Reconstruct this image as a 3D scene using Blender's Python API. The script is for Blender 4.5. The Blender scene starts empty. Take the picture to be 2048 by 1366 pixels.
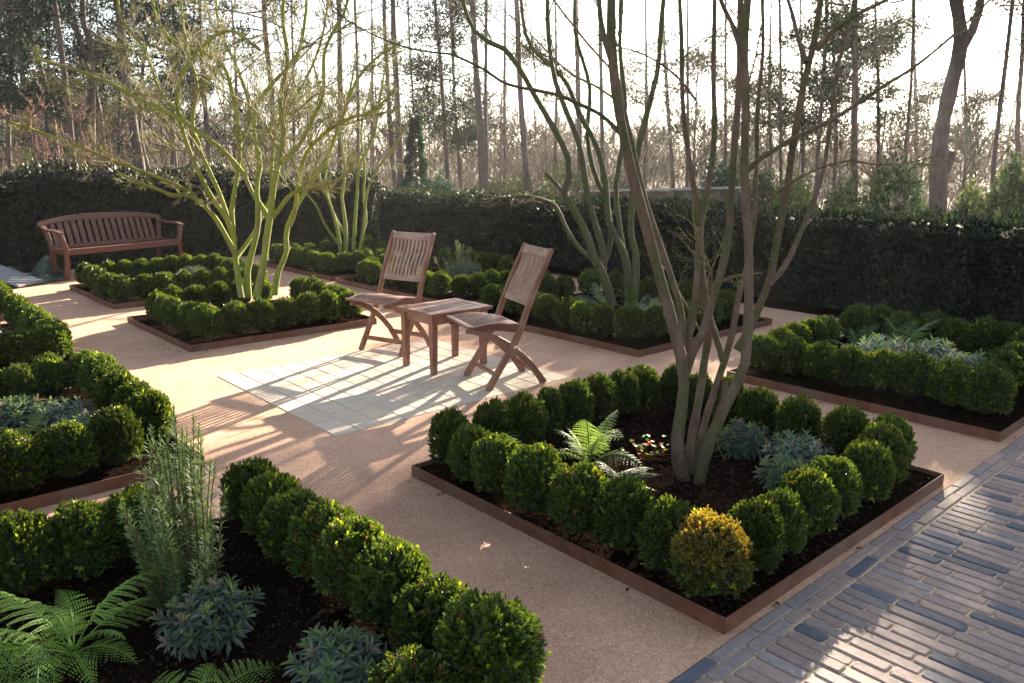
import bpy, math, random
import numpy as np
from mathutils import Vector, Matrix
R = np.random.default_rng(7)
C = bpy.context.scene.collection
rad = math.radians

# ------------------------------------------------------------------ camera frame (also used to read directions off the site survey)
H = 1.5
YAW, PIT, ROL, FPX = rad(47.83774), rad(12.8222), rad(.366), 1573.91
FW = np.array([math.cos(PIT)*math.cos(YAW), math.cos(PIT)*math.sin(YAW), -math.sin(PIT)])
_rt = np.array([math.sin(YAW), -math.cos(YAW), 0.]); _up = np.cross(_rt, FW)
RT = _rt*math.cos(ROL)+_up*math.sin(ROL); UP = -_rt*math.sin(ROL)+_up*math.cos(ROL)
EYE = np.array([0, 0, H])
def at(x, y, d):                       # point at depth d (metres along the view axis)
    return EYE + (FW + RT*(x-1024)/FPX - UP*(y-683)/FPX)*d
def gnd(x, y, z=0.):
    v = FW*FPX + RT*(x-1024) - UP*(y-683); return EYE + v*((z-H)/v[2])
def dep(p): return float((np.asarray(p)-EYE)@FW)

# ------------------------------------------------------------------ objects
def tag(o, label=None, cat=None, group=None, kind=None):
    if label: o['label'] = label
    if cat: o['category'] = cat
    if group: o['group'] = group
    if kind: o['kind'] = kind
    return o
def empty(name, loc, rz=0):
    o = bpy.data.objects.new(name, None); C.objects.link(o); o.location = loc; o.rotation_euler = (0, 0, rz)
    o.empty_display_size = .1
    return o
def build(name, V, F, mat, parent=None, col=None, smooth=False, gco=None, mi=None, link=True):
    """V (n,3); F list of (m,k) index arrays; mat one material or a list; col (n,3) vertex colours"""
    V = np.asarray(V, np.float32)
    F = [np.asarray(f, np.int32) for f in (F if isinstance(F, list) else [F]) if len(f)]
    me = bpy.data.meshes.new(name)
    me.vertices.add(len(V)); me.vertices.foreach_set('co', V.ravel())
    nl = sum(f.size for f in F); npoly = sum(len(f) for f in F)
    me.loops.add(nl); me.loops.foreach_set('vertex_index', np.concatenate([f.ravel() for f in F]))
    me.polygons.add(npoly)
    tot = np.concatenate([np.full(len(f), f.shape[1], np.int32) for f in F])
    me.polygons.foreach_set('loop_start', np.concatenate([[0], np.cumsum(tot)[:-1]]).astype(np.int32))
    try: me.polygons.foreach_set('loop_total', tot)
    except Exception: pass
    mats = mat if isinstance(mat, (list, tuple)) else [mat]
    for m in mats: me.materials.append(m)
    if mi is not None: me.polygons.foreach_set('material_index', np.asarray(mi, np.int32))
    me.polygons.foreach_set('use_smooth', np.full(npoly, bool(smooth)))
    if col is not None:
        a = me.color_attributes.new('col', 'FLOAT_COLOR', 'POINT')
        c = np.ones((len(V), 4), np.float32); c[:, :3] = col; a.data.foreach_set('color', c.ravel())
    if gco is not None:
        a = me.attributes.new('gco', 'FLOAT_VECTOR', 'POINT'); a.data.foreach_set('vector', np.asarray(gco, np.float32).ravel())
    me.update(calc_edges=True)
    if not link: return me
    o = bpy.data.objects.new(name, me); C.objects.link(o)
    if parent: o.parent = parent
    return o
def inst(name, me, loc, rz=0, sc=(1, 1, 1), parent=None):
    o = bpy.data.objects.new(name, me); C.objects.link(o); o.location = loc; o.rotation_euler = (0, 0, rz); o.scale = sc
    if parent: o.parent = parent
    return o
class MB:                                   # collects pieces of one mesh
    def __init__(s): s.V = []; s.F = {}; s.n = 0; s.G = []; s.Cc = []
    def add(s, V, F, gco=None, col=None):
        V = np.asarray(V, float)
        for f in (F if isinstance(F, list) else [F]):
            f = np.asarray(f, int); s.F.setdefault(f.shape[1], []).append(f+s.n)
        s.V.append(V); s.n += len(V)
        s.G.append(np.asarray(gco, float) if gco is not None else V)
        s.Cc.append(np.broadcast_to(np.asarray(col if col is not None else (1, 1, 1), float), (len(V), 3)))
    def build(s, name, mat, parent=None, smooth=False, bevel=0, link=True):
        F = [np.concatenate(v) for v in s.F.values()]
        o = build(name, np.concatenate(s.V), F, mat, parent, col=np.concatenate(s.Cc), gco=np.concatenate(s.G), smooth=smooth, link=link)
        if bevel:
            b = o.modifiers.new('bevel', 'BEVEL'); b.width = bevel; b.segments = 2; b.limit_method = 'ANGLE'; b.angle_limit = rad(40)
        return o
BOXF = np.array([(0,3,2,1),(4,5,6,7),(0,1,5,4),(1,2,6,5),(2,3,7,6),(3,0,4,7)])
def box(mb, c, s, rz=0, g=None):
    x, y, z = [v/2 for v in s]
    V = np.array([(-x,-y,-z),(x,-y,-z),(x,y,-z),(-x,y,-z),(-x,-y,z),(x,-y,z),(x,y,z),(-x,y,z)])
    ax = int(np.argmax(s)); oth = [i for i in range(3) if i != ax]
    G = np.stack([V[:, ax], V[:, oth[0]], V[:, oth[1]]], 1)+R.random(3)*9
    if rz:
        c_, s_ = math.cos(rz), math.sin(rz); V = np.stack([V[:, 0]*c_-V[:, 1]*s_, V[:, 0]*s_+V[:, 1]*c_, V[:, 2]], 1)
    mb.add(V+np.asarray(c), BOXF, G)
def plank(mb, pts, side, w, t):
    """rectangular bar swept along pts; side = width direction, w width, t thickness (number or per point)"""
    pts = np.asarray(pts, float); n = len(pts); side = np.asarray(side, float); side = side/np.linalg.norm(side)
    T = np.gradient(pts, axis=0); T /= np.linalg.norm(T, axis=1)[:, None]
    Nn = np.cross(T, side); Nn /= np.linalg.norm(Nn, axis=1)[:, None]
    w = np.broadcast_to(w, n)[:, None]/2; t = np.broadcast_to(t, n)[:, None]/2
    ring = np.stack([pts-side*w-Nn*t, pts+side*w-Nn*t, pts+side*w+Nn*t, pts-side*w+Nn*t], 1)
    L = np.concatenate([[0], np.cumsum(np.linalg.norm(np.diff(pts, axis=0), axis=1))])
    G = np.zeros((n, 4, 3)); G[:, :, 0] = L[:, None]; G[:, :, 1] = [-1, 1, 1, -1]*w*2; G[:, :, 2] = [-1, -1, 1, 1]*t*2
    F = [(a*4+i, a*4+(i+1) % 4, a*4+4+(i+1) % 4, a*4+4+i) for a in range(n-1) for i in range(4)]
    F += [(3, 2, 1, 0), tuple((n-1)*4+np.arange(4))]
    mb.add(ring.reshape(-1, 3), np.array(F), G.reshape(-1, 3)+R.random(3)*9)
def tubes(P, r, n):
    """P (N,K,3), r (N,K) -> V, F quads"""
    P = np.asarray(P, float); r = np.asarray(r, float); N, K, _ = P.shape
    T = np.gradient(P, axis=1); T /= np.linalg.norm(T, axis=2)[..., None]+1e-9
    m = T.mean(1); ref = np.where(np.abs(m[:, 2:3]) > .7, np.array([[1., .3, 0]]), np.array([[0, 0, 1.]]))
    U = ref[:, None]-(T*ref[:, None]).sum(2)[..., None]*T; U /= np.linalg.norm(U, axis=2)[..., None]+1e-9
    W = np.cross(T, U); a = np.arange(n)*2*math.pi/n
    V = P[:, :, None]+r[..., None, None]*(U[:, :, None]*np.cos(a)[:, None]+W[:, :, None]*np.sin(a)[:, None])
    i = np.arange(n); j = (i+1) % n; k = np.arange(K-1)[:, None]*n
    q = np.stack([k+i, k+j, k+n+j, k+n+i], -1).reshape(-1, 4)
    F = (np.arange(N)[:, None, None]*(K*n)+q).reshape(-1, 4)
    return V.reshape(-1, 3), F
def unit(v): return v/(np.linalg.norm(v, axis=-1, keepdims=True)+1e-9)
def rnd_dirs(n): return unit(R.normal(size=(n, 3)))
def leaf6(base, axis, nrm, L, w, fold=.25, droop=0.):
    """folded leaves of two quads; all inputs (n,..)"""
    n = len(base); axis = unit(axis); side = unit(np.cross(axis, nrm)); nr = np.cross(side, axis)
    L = np.broadcast_to(L, n)[:, None]; w = np.broadcast_to(w, n)[:, None]/2
    f = nr*w*fold*2; dz = nr*L*droop
    V = np.stack([base, base+axis*L*.35+side*w+f, base+axis*L*.75+side*w*.8+f-dz*.5, base+axis*L-dz,
                  base+axis*L*.75-side*w*.8+f-dz*.5, base+axis*L*.35-side*w+f], 1)
    k = np.arange(n)[:, None]*6
    return V.reshape(-1, 3), np.concatenate([k+[0, 1, 2, 3], k+[0, 3, 4, 5]])
def leaf4(base, axis, nrm, L, w, fold=.2, pos=.45):
    n = len(base); axis = unit(axis); side = unit(np.cross(axis, nrm)); nr = np.cross(side, axis)
    L = np.broadcast_to(L, n)[:, None]; w = np.broadcast_to(w, n)[:, None]/2
    V = np.stack([base, base+axis*L*pos+side*w+nr*w*fold, base+axis*L, base+axis*L*pos-side*w+nr*w*fold], 1)
    k = np.arange(n)[:, None]*4
    return V.reshape(-1, 3), np.concatenate([k+[0, 1, 2], k+[0, 2, 3]])

# ------------------------------------------------------------------ materials
def mat(name): 
    m = bpy.data.materials.new(name); m.use_nodes = True; nt = m.node_tree; nt.nodes.clear()
    out = nt.nodes.new('ShaderNodeOutputMaterial'); b = nt.nodes.new('ShaderNodeBsdfPrincipled')
    nt.links.new(b.outputs[0], out.inputs[0]); return m, nt, b, out
def N(nt, t, **k):
    n = nt.nodes.new(t)
    for a, v in k.items():
        if a in n.inputs: n.inputs[a].default_value = v
        else: setattr(n, a, v)
    return n
def noise(nt, vec, scale, detail=3., rough=.55, dim='3D'):
    n = N(nt, 'ShaderNodeTexNoise'); n.inputs['Scale'].default_value = scale; n.inputs['Detail'].default_value = detail
    n.inputs['Roughness'].default_value = rough
    if vec is not None: nt.links.new(vec, n.inputs['Vector'])
    return n
def ramp(nt, fac, stops):
    r = N(nt, 'ShaderNodeValToRGB'); e = r.color_ramp.elements
    while len(e) < len(stops): e.new(.5)
    for i, (p, c) in enumerate(stops): e[i].position = p; e[i].color = (*c, 1)
    nt.links.new(fac, r.inputs[0]); return r
def mixc(nt, fac, a, b, mode='MIX'):
    m = N(nt, 'ShaderNodeMix'); m.data_type = 'RGBA'; m.blend_type = mode
    for s, v in ((0, fac), (6, a), (7, b)):
        if hasattr(v, 'links') or isinstance(v, bpy.types.NodeSocket): nt.links.new(v, m.inputs[s])
        elif s == 0: m.inputs[0].default_value = v
        else: m.inputs[s].default_value = (*v, 1)
    return m.outputs[2]
def bump(nt, b, h, dist, strength=1.):
    n = N(nt, 'ShaderNodeBump'); n.inputs['Distance'].default_value = dist; n.inputs['Strength'].default_value = strength
    nt.links.new(h, n.inputs['Height']); nt.links.new(n.outputs[0], b.inputs['Normal'])
def objco(nt): return N(nt, 'ShaderNodeTexCoord').outputs['Object']
def wpos(nt): return N(nt, 'ShaderNodeNewGeometry').outputs['Position']

def leafmat(name, rough=.4, trans=.3, spec=.5, tmul=(1.6, 1.7, .6), coat=0.):
    m, nt, b, out = mat(name)
    a = N(nt, 'ShaderNodeAttribute', attribute_name='col')
    oi = N(nt, 'ShaderNodeObjectInfo')
    v = N(nt, 'ShaderNodeMapRange'); v.inputs[3].default_value = .68; v.inputs[4].default_value = 1.25
    nt.links.new(oi.outputs['Random'], v.inputs[0])
    c = mixc(nt, 1., a.outputs['Color'], v.outputs[0], 'MULTIPLY')
    nt.links.new(c, b.inputs['Base Color'])
    b.inputs['Roughness'].default_value = rough; b.inputs['Specular IOR Level'].default_value = spec
    t = N(nt, 'ShaderNodeBsdfTranslucent'); tc = mixc(nt, 1., c, tmul, 'MULTIPLY'); nt.links.new(tc, t.inputs[0])
    mx = N(nt, 'ShaderNodeMixShader'); mx.inputs[0].default_value = trans
    nt.links.new(b.outputs[0], mx.inputs[1]); nt.links.new(t.outputs[0], mx.inputs[2]); nt.links.new(mx.outputs[0], out.inputs[0])
    return m
M = {}
M['box'] = leafmat('box_leaf', .33, .38, .5, (2.3, 2.0, .6))
M['fern'] = leafmat('fern_leaf', .45, .4, .35, (1.8, 1.7, .8))
M['spurge'] = leafmat('spurge_leaf', .42, .18, .4, (1.3, 1.4, .9))
M['yew'] = leafmat('yew_leaf', .45, .16, .4, (1.5, 1.6, .8))
M['pine'] = leafmat('pine_needle', .6, .05, .2, (1.2, 1.3, .8))
M['shrub'] = leafmat('shrub_leaf', .4, .25, .4, (1.5, 1.6, .7))
def plain(name, c, rough=.9):
    m, nt, b, o = mat(name); b.inputs['Base Color'].default_value = (*c, 1); b.inputs['Roughness'].default_value = rough
    n = noise(nt, objco(nt), 14, 4); nt.links.new(ramp(nt, n.outputs[0], [(.3, tuple(v*.7 for v in c)), (.7, tuple(min(1, v*1.3) for v in c))]).outputs[0], b.inputs['Base Color'])
    return m
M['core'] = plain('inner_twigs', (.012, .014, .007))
M['stem'] = plain('green_stem', (.09, .10, .03))

def bark(name, c1, c2, moss, mossamt, scale=9., bumpd=.008):
    m, nt, b, o = mat(name); p = wpos(nt)
    mp = N(nt, 'ShaderNodeMapping'); mp.inputs['Scale'].default_value = (1, 1, .35); nt.links.new(p, mp.inputs[0])
    n = noise(nt, mp.outputs[0], scale*2.5, 5, .65)
    base = ramp(nt, n.outputs[0], [(.3, c1), (.7, c2)]).outputs[0]
    n2 = noise(nt, p, scale*.55, 4, .6)
    k = ramp(nt, n2.outputs[0], [(.62-mossamt*.5, (0, 0, 0)), (.72-mossamt*.35, (1, 1, 1))]).outputs[0]
    n3 = noise(nt, p, 60, 2); mc = ramp(nt, n3.outputs[0], [(.35, tuple(v*.6 for v in moss)), (.65, moss)]).outputs[0]
    nt.links.new(mixc(nt, k, base, mc), b.inputs['Base Color']); b.inputs['Roughness'].default_value = .85
    b.inputs['Specular IOR Level'].default_value = .25
    bump(nt, b, n.outputs[0], bumpd)
    return m
M['bark_near'] = bark('bark_brown_green', (.065, .042, .030), (.155, .105, .077), (.082, .080, .034), .36)
M['bark_green'] = bark('bark_yellow_green', (.12, .10, .045), (.24, .21, .09), (.23, .26, .045), .62)
M['bark_mid'] = bark('bark_dark_green', (.05, .045, .03), (.10, .085, .055), (.075, .095, .03), .42)
M['twig'] = bark('twig_bark', (.10, .075, .05), (.2, .15, .10), (.14, .16, .04), .3)
M['twig_green'] = bark('twig_bark_green', (.15, .125, .06), (.27, .23, .13), (.2, .22, .07), .4)
M['twig_buff'] = bark('twig_bark_buff', (.14, .115, .06), (.27, .23, .12), (.19, .20, .06), .4)
M['pine_bark'] = bark('pine_bark', (.05, .038, .036), (.125, .09, .08), (.08, .08, .055), .1, 2.2, .02)
M['far_bark'] = bark('far_twig_bark', (.09, .065, .05), (.17, .12, .09), (.11, .11, .055), .2, 3)
M['red_twig'] = bark('red_twig_bark', (.12, .065, .05), (.21, .11, .085), (.2, .1, .06), .2, 3)

def wood(name, c1, c2, c3, rough=.5):
    m, nt, b, o = mat(name)
    a = N(nt, 'ShaderNodeAttribute', attribute_name='gco')
    mp = N(nt, 'ShaderNodeMapping'); mp.inputs['Scale'].default_value = (3, 60, 60); nt.links.new(a.outputs['Vector'], mp.inputs[0])
    n = noise(nt, mp.outputs[0], 1.2, 5, .6)
    n2 = noise(nt, a.outputs['Vector'], 7, 4, .6)
    g1 = ramp(nt, n.outputs[0], [(.3, c1), (.65, c2)]).outputs[0]
    k = ramp(nt, n2.outputs[0], [(.4, (0, 0, 0)), (.62, (.9, .9, .9))]).outputs[0]
    nt.links.new(mixc(nt, k, g1, c3), b.inputs['Base Color'])
    r = ramp(nt, n2.outputs[0], [(.3, (rough*.8,)*3), (.7, (min(1, rough*1.35),)*3)]); nt.links.new(r.outputs[0], b.inputs['Roughness'])
    bump(nt, b, n.outputs[0], .0012)
    return m
M['teak'] = wood('weathered_teak', (.10, .036, .020), (.21, .084, .046), (.25, .14, .095), .48)
M['teak_grey'] = wood('weathered_grey_teak', (.16, .085, .058), (.28, .17, .125), (.36, .25, .20), .5)
M['teak_top'] = wood('dark_oiled_teak', (.085, .03, .018), (.17, .066, .04), (.22, .12, .09), .36)
M['teak_dark'] = wood('reddish_hardwood', (.06, .017, .010), (.11, .032, .019), (.10, .04, .027), .5)
m, nt, b, o = mat('steel_bolt'); b.inputs['Metallic'].default_value = 1; b.inputs['Roughness'].default_value = .35
b.inputs['Base Color'].default_value = (.6, .58, .55, 1); M['steel'] = m

m, nt, b, o = mat('rusty_steel'); p = wpos(nt)
n = noise(nt, p, 16, 6, .7); n2 = noise(nt, p, 3.1, 3)
c = ramp(nt, n.outputs[0], [(.25, (.045, .018, .010)), (.5, (.12, .045, .024)), (.75, (.18, .08, .045))]).outputs[0]
c = mixc(nt, ramp(nt, n2.outputs[0], [(.45, (0, 0, 0)), (.62, (1, 1, 1))]).outputs[0], c, (.13, .075, .05))
nt.links.new(c, b.inputs['Base Color']); b.inputs['Roughness'].default_value = .75; bump(nt, b, n.outputs[0], .001); M['rust'] = m

m, nt, b, o = mat('resin_gravel'); p = wpos(nt)
v = N(nt, 'ShaderNodeTexVoronoi'); v.inputs['Scale'].default_value = 300; nt.links.new(p, v.inputs['Vector'])
sep = N(nt, 'ShaderNodeSeparateColor'); nt.links.new(v.outputs['Color'], sep.inputs[0])
c = ramp(nt, sep.outputs[0], [(0, (.27, .148, .098)), (.2, (.40, .234, .157)), (.6, (.475, .289, .197)), (.9, (.54, .352, .25)), (1, (.66, .49, .35))]).outputs[0]
n = noise(nt, p, 1.3, 6, .6); c = mixc(nt, .8, c, ramp(nt, n.outputs[0], [(.3, (.32, .32, .32)), (.7, (.64, .64, .64))]).outputs[0], 'OVERLAY')
n3 = noise(nt, p, 45, 3, .6); c = mixc(nt, .35, c, ramp(nt, n3.outputs[0], [(.3, (.35, .35, .35)), (.7, (.65, .65, .65))]).outputs[0], 'OVERLAY')
nt.links.new(c, b.inputs['Base Color']); b.inputs['Roughness'].default_value = .9; b.inputs['Specular IOR Level'].default_value = .25
bump(nt, b, v.outputs['Distance'], .002, .6); M['gravel'] = m

m, nt, b, o = mat('sandstone_sett'); p = wpos(nt)
a = N(nt, 'ShaderNodeAttribute', attribute_name='col'); n = noise(nt, p, 30, 5, .65)
c = mixc(nt, .5, a.outputs['Color'], ramp(nt, n.outputs[0], [(.3, (.38, .38, .38)), (.7, (.62, .62, .62))]).outputs[0], 'OVERLAY')
nt.links.new(c, b.inputs['Base Color']); b.inputs['Roughness'].default_value = .75; bump(nt, b, n.outputs[0], .0015); M['sett'] = m

m, nt, b, o = mat('clay_paver'); p = wpos(nt)
a = N(nt, 'ShaderNodeAttribute', attribute_name='col'); n = noise(nt, p, 38, 6, .7); n2 = noise(nt, p, 9, 4)
c = mixc(nt, .7, a.outputs['Color'], ramp(nt, n.outputs[0], [(.28, (.3, .3, .3)), (.72, (.68, .68, .68))]).outputs[0], 'OVERLAY')
c = mixc(nt, ramp(nt, n2.outputs[0], [(.58, (0, 0, 0)), (.78, (.35, .35, .35))]).outputs[0], c, (.30, .24, .19))
nt.links.new(c, b.inputs['Base Color']); b.inputs['Roughness'].default_value = .72; b.inputs['Specular IOR Level'].default_value = .28; bump(nt, b, n.outputs[0], .003); M['brick'] = m

m, nt, b, o = mat('joint_sand'); p = wpos(nt); n = noise(nt, p, 190, 3, .7)
nt.links.new(ramp(nt, n.outputs[0], [(.3, (.36, .26, .16)), (.7, (.6, .46, .31))]).outputs[0], b.inputs['Base Color']); b.inputs['Roughness'].default_value = .95; M['sand'] = m

m, nt, b, o = mat('dark_soil'); p = wpos(nt); n = noise(nt, p, 55, 6, .75); n2 = noise(nt, p, 160, 3, .6)
nt.links.new(ramp(nt, n.outputs[0], [(.3, (.005, .0035, .0028)), (.6, (.012, .008, .006)), (.8, (.028, .018, .013))]).outputs[0], b.inputs['Base Color'])
b.inputs['Roughness'].default_value = .85; b.inputs['Specular IOR Level'].default_value = 0; bump(nt, b, n.outputs[0], .004); M['soil'] = m
m, nt, b, o = mat('bark_chip'); a = N(nt, 'ShaderNodeAttribute', attribute_name='col'); nt.links.new(a.outputs['Color'], b.inputs['Base Color'])
b.inputs['Roughness'].default_value = .8; b.inputs['Specular IOR Level'].default_value = 0; M['chip'] = m

m, nt, b, o = mat('woodland_floor'); p = wpos(nt); n = noise(nt, p, .6, 7, .65); n2 = noise(nt, p, 6, 5, .7)
c = ramp(nt, n.outputs[0], [(.3, (.05, .055, .02)), (.5, (.11, .075, .04)), (.7, (.17, .12, .07))]).outputs[0]
c = mixc(nt, .5, c, ramp(nt, n2.outputs[0], [(.3, (.3, .3, .3)), (.7, (.7, .7, .7))]).outputs[0], 'OVERLAY')
nt.links.new(c, b.inputs['Base Color']); b.inputs['Roughness'].default_value = .95; M['floor'] = m
m, nt, b, o = mat('rubble_wall'); p = wpos(nt); v = N(nt, 'ShaderNodeTexVoronoi'); v.inputs['Scale'].default_value = 4; nt.links.new(p, v.inputs['Vector'])
s2 = N(nt, 'ShaderNodeSeparateColor'); nt.links.new(v.outputs['Color'], s2.inputs[0])
nt.links.new(ramp(nt, s2.outputs[0], [(0, (.07, .052, .04)), (1, (.16, .125, .095))]).outputs[0], b.inputs['Base Color']); b.inputs['Roughness'].default_value = .9
bump(nt, b, v.outputs['Distance'], .03); M['rubble'] = m
M['coping'] = plain('pale_coping', (.34, .34, .33), .6)
m, nt, b, o = mat('tarpaulin'); n = noise(nt, objco(nt), 9, 4); nt.links.new(ramp(nt, n.outputs[0], [(.3, (.012, .03, .022)), (.7, (.03, .06, .045))]).outputs[0], b.inputs['Base Color'])
b.inputs['Roughness'].default_value = .32; bump(nt, b, n.outputs[0], .02); M['tarp'] = m
m, nt, b, o = mat('pale_board'); n = noise(nt, objco(nt), 5, 5); nt.links.new(ramp(nt, n.outputs[0], [(.3, (.17, .17, .18)), (.7, (.25, .25, .26))]).outputs[0], b.inputs['Base Color'])
b.inputs['Roughness'].default_value = .35; M['board'] = m

# ------------------------------------------------------------------ setting
def sheet(name, x0, x1, y0, y1, z, m, nx=1, ny=1, zf=None):
    X, Y = np.meshgrid(np.linspace(x0, x1, nx+1), np.linspace(y0, y1, ny+1))
    Z = np.full_like(X, z) if zf is None else zf(X, Y)
    V = np.stack([X.ravel(), Y.ravel(), Z.ravel()], 1)
    i = (np.arange(ny)[:, None]*(nx+1)+np.arange(nx)).ravel()
    F = np.stack([i, i+1, i+nx+2, i+nx+1], 1)
    return build(name, V, F, m, smooth=True)
def hill(X, Y):
    d = np.hypot(X, Y); return -.03+np.clip(d-34, 0, None)*.022*np.clip((X+Y)/60, 0, 1)
tag(sheet('ground', -300, 300, -300, 300, 0, M['floor'], 120, 120, hill), kind='structure')
tag(sheet('gravel_path', -6, 7.62, 1.205, 12.25, 0, M['gravel']), kind='structure')
tag(sheet('hedge_soil', 7.65, 9.3, -3, 12.6, .02, M['soil']), kind='structure')
tag(sheet('brick_path_sand', -1, 12, -3.2, 1.4, -.0045, M['sand']), kind='structure')

# sandstone setts in the middle of the garden
mb = MB(); TX0, TX1, TY0, TY1 = 2.07, 3.97, 3.75, 5.42
nc = 12; cw = (TX1-TX0)/nc
for i in range(nc):
    y = TY0-R.uniform(0, .12) if i % 2 else TY0
    y = TY0; first = True
    while y < TY1-.03:
        L = R.choice([.13, .2, .2, .26]) if first else R.choice([.2, .2, .24, .17])
        first = False
        y1 = min(y+L, TY1)
        if TY1-y1 < .05: y1 = TY1
        g = .0022; t = R.uniform(.95, 1.05); z = .004+R.uniform(-.0006, .0006)
        col = np.array((.49, .405, .315))*t*(1+R.uniform(-.04, .04, 3))
        x0, x1, ya, yb = TX0+i*cw+g, TX0+(i+1)*cw-g, y+g, y1-g; bv = .004
        V = np.array([(x0, ya, -.01), (x1, ya, -.01), (x1, yb, -.01), (x0, yb, -.01), (x0, ya, z-bv*.6), (x1, ya, z-bv*.6), (x1, yb, z-bv*.6), (x0, yb, z-bv*.6),
                      (x0+bv, ya+bv, z), (x1-bv, ya+bv, z), (x1-bv, yb-bv, z), (x0+bv, yb-bv, z)])
        F = np.array([(0,1,5,4),(1,2,6,5),(2,3,7,6),(3,0,4,7),(4,5,9,8),(5,6,10,9),(6,7,11,10),(7,4,8,11),(8,9,10,11)])
        mb.add(V, F, col=col); y = y1
tag(mb.build('paving', M['sett']), kind='structure')
tag(sheet('paving_joints', TX0, TX1, TY0, TY1, .0006, plain('sett_joint', (.40, .34, .25))), kind='structure')

# clay pavers laid as a brick path
mb = MB()
def brick(cx, cy, lx, ly, col, z):
    hx, hy = lx/2, ly/2; r = min(hx, hy)*R.uniform(.16, .38); bv = .0035
    jx = lambda: R.uniform(-.0022, .0022)
    P = np.array([(-hx+r, -hy), (hx-r, -hy), (hx, -hy+r), (hx, hy-r), (hx-r, hy), (-hx+r, hy), (-hx, hy-r), (-hx, -hy+r)])
    P = P+R.uniform(-.002, .002, (8, 2)); P2 = P*[1-bv*1.6/hx, 1-bv*1.6/hy]
    a = R.normal()*.008; c_, s_ = math.cos(a), math.sin(a); Rm = np.array([[c_, s_], [-s_, c_]])
    P = P@Rm+[cx, cy]; P2 = P2@Rm+[cx, cy]; tx, ty = R.normal(size=2)*.006
    V = np.concatenate([np.c_[P, np.full(8, -.02)], np.c_[P, z-bv+(P-[cx, cy])@[tx, ty]], np.c_[P2, z+(P2-[cx, cy])@[tx, ty]]])
    i = np.arange(8); j = (i+1) % 8
    mb.add(V, [np.concatenate([np.stack([i, j, 8+j, 8+i], 1), np.stack([8+i, 8+j, 16+j, 16+i], 1)]), (16+i)[None]], col=col)
def bcol():
    u = R.random()
    if u < .12: c = np.array((.085, .097, .125))*R.uniform(.8, 1.25)
    elif u < .3: c = np.array((.215, .19, .19))*R.uniform(.85, 1.15)
    elif u < .42: c = np.array((.29, .215, .19))*R.uniform(.85, 1.15)
    else: c = np.array((.245, .19, .175))*R.uniform(.85, 1.15)
    return c
for row, yc in ((0, 1.181), (1, 1.134)):
    x = .8+row*.12
    while x < 9.5:
        L = R.uniform(.215, .235); brick(x+L/2, yc+R.uniform(-.002, .002), L-.005, .0445, bcol(), R.uniform(-.001, .003)); x += L
x = .8
while x < 9.5:
    wd = R.uniform(.055, .061); y = 1.108-R.uniform(0, .004); first = True
    while y > -1.6:
        L = R.uniform(.2, .235)
        if first: L = R.choice([.11, .16, .22]); first = False
        brick(x+wd/2, y-L/2, wd-.006, L-.006, bcol(), R.uniform(-.001, .004)); y -= L
    x += wd
tag(mb.build('brick_path', M['brick']), kind='structure')

# ------------------------------------------------------------------ planting beds
BED = {  # x0, x1, y0, y1, name for labels
 'F': (2.06, 3.915, 1.23, 3.0, 'near big-tree bed'),
 'G': (4.79, 6.95, 1.25, 3.0, 'right-hand bed'),
 'C': (4.81, 6.81, 3.81, 6.05, 'bed behind the right chair'),
 'B': (4.98, 6.85, 6.42, 8.85, 'small-rosemary bed'),
 'A': (5.0, 6.85, 9.0, 11.05, 'far hedge-corner bed'),
 'E': (2.2, 3.95, 6.27, 7.85, 'sunlit-tree bed'),
 'D': (2.3, 4.1, 8.64, 10.35, 'bed below the bench'),
 'L': (-.45, 1.35, 3.78, 5.55, 'sunlit left bed'),
 'N': (-.45, 1.45, 6.3, 8.2, 'second left-edge bed'),
 'O': (-.45, 1.5, 8.7, 10.4, 'farthest left-edge bed'),
 'M': (-.6, 1.36, 1.25, 3.05, 'nearest tall-rosemary bed'),
}
for k, (x0, x1, y0, y1, nm) in BED.items():
    near = k in 'FM'; n = 70 if near else 24
    r2 = np.random.default_rng(ord(k))
    ph = r2.uniform(0, 6, 6)
    zf = lambda X, Y: .033+.006*np.sin(X*5+ph[0])*np.sin(Y*4+ph[1])+r2.uniform(-.005, .005, X.shape)
    t = .005
    s = sheet('bed_soil', x0+t, x1-t, y0+t, y1-t, .035, M['soil'], n, n, zf); tag(s, kind='structure')
    mb = MB(); hz = .058
    O = [(x0, y0), (x1, y0), (x1, y1), (x0, y1)]; I = [(x0+t, y0+t), (x1-t, y0+t), (x1-t, y1-t), (x0+t, y1-t)]
    V = np.array([(*p, -.02) for p in O]+[(*p, hz) for p in O]+[(*p, -.02) for p in I]+[(*p, hz) for p in I])
    F = []
    for i in range(4):
        j = (i+1) % 4; F += [(i, j, 4+j, 4+i), (8+j, 8+i, 12+i, 12+j), (4+i, 4+j, 12+j, 12+i)]
    mb.add(V, np.array(F))
    tag(mb.build('steel_edging', M['rust']), 'low rusty steel edging strip around the '+nm, 'edging', 'rusty steel edgings of the beds')
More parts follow.
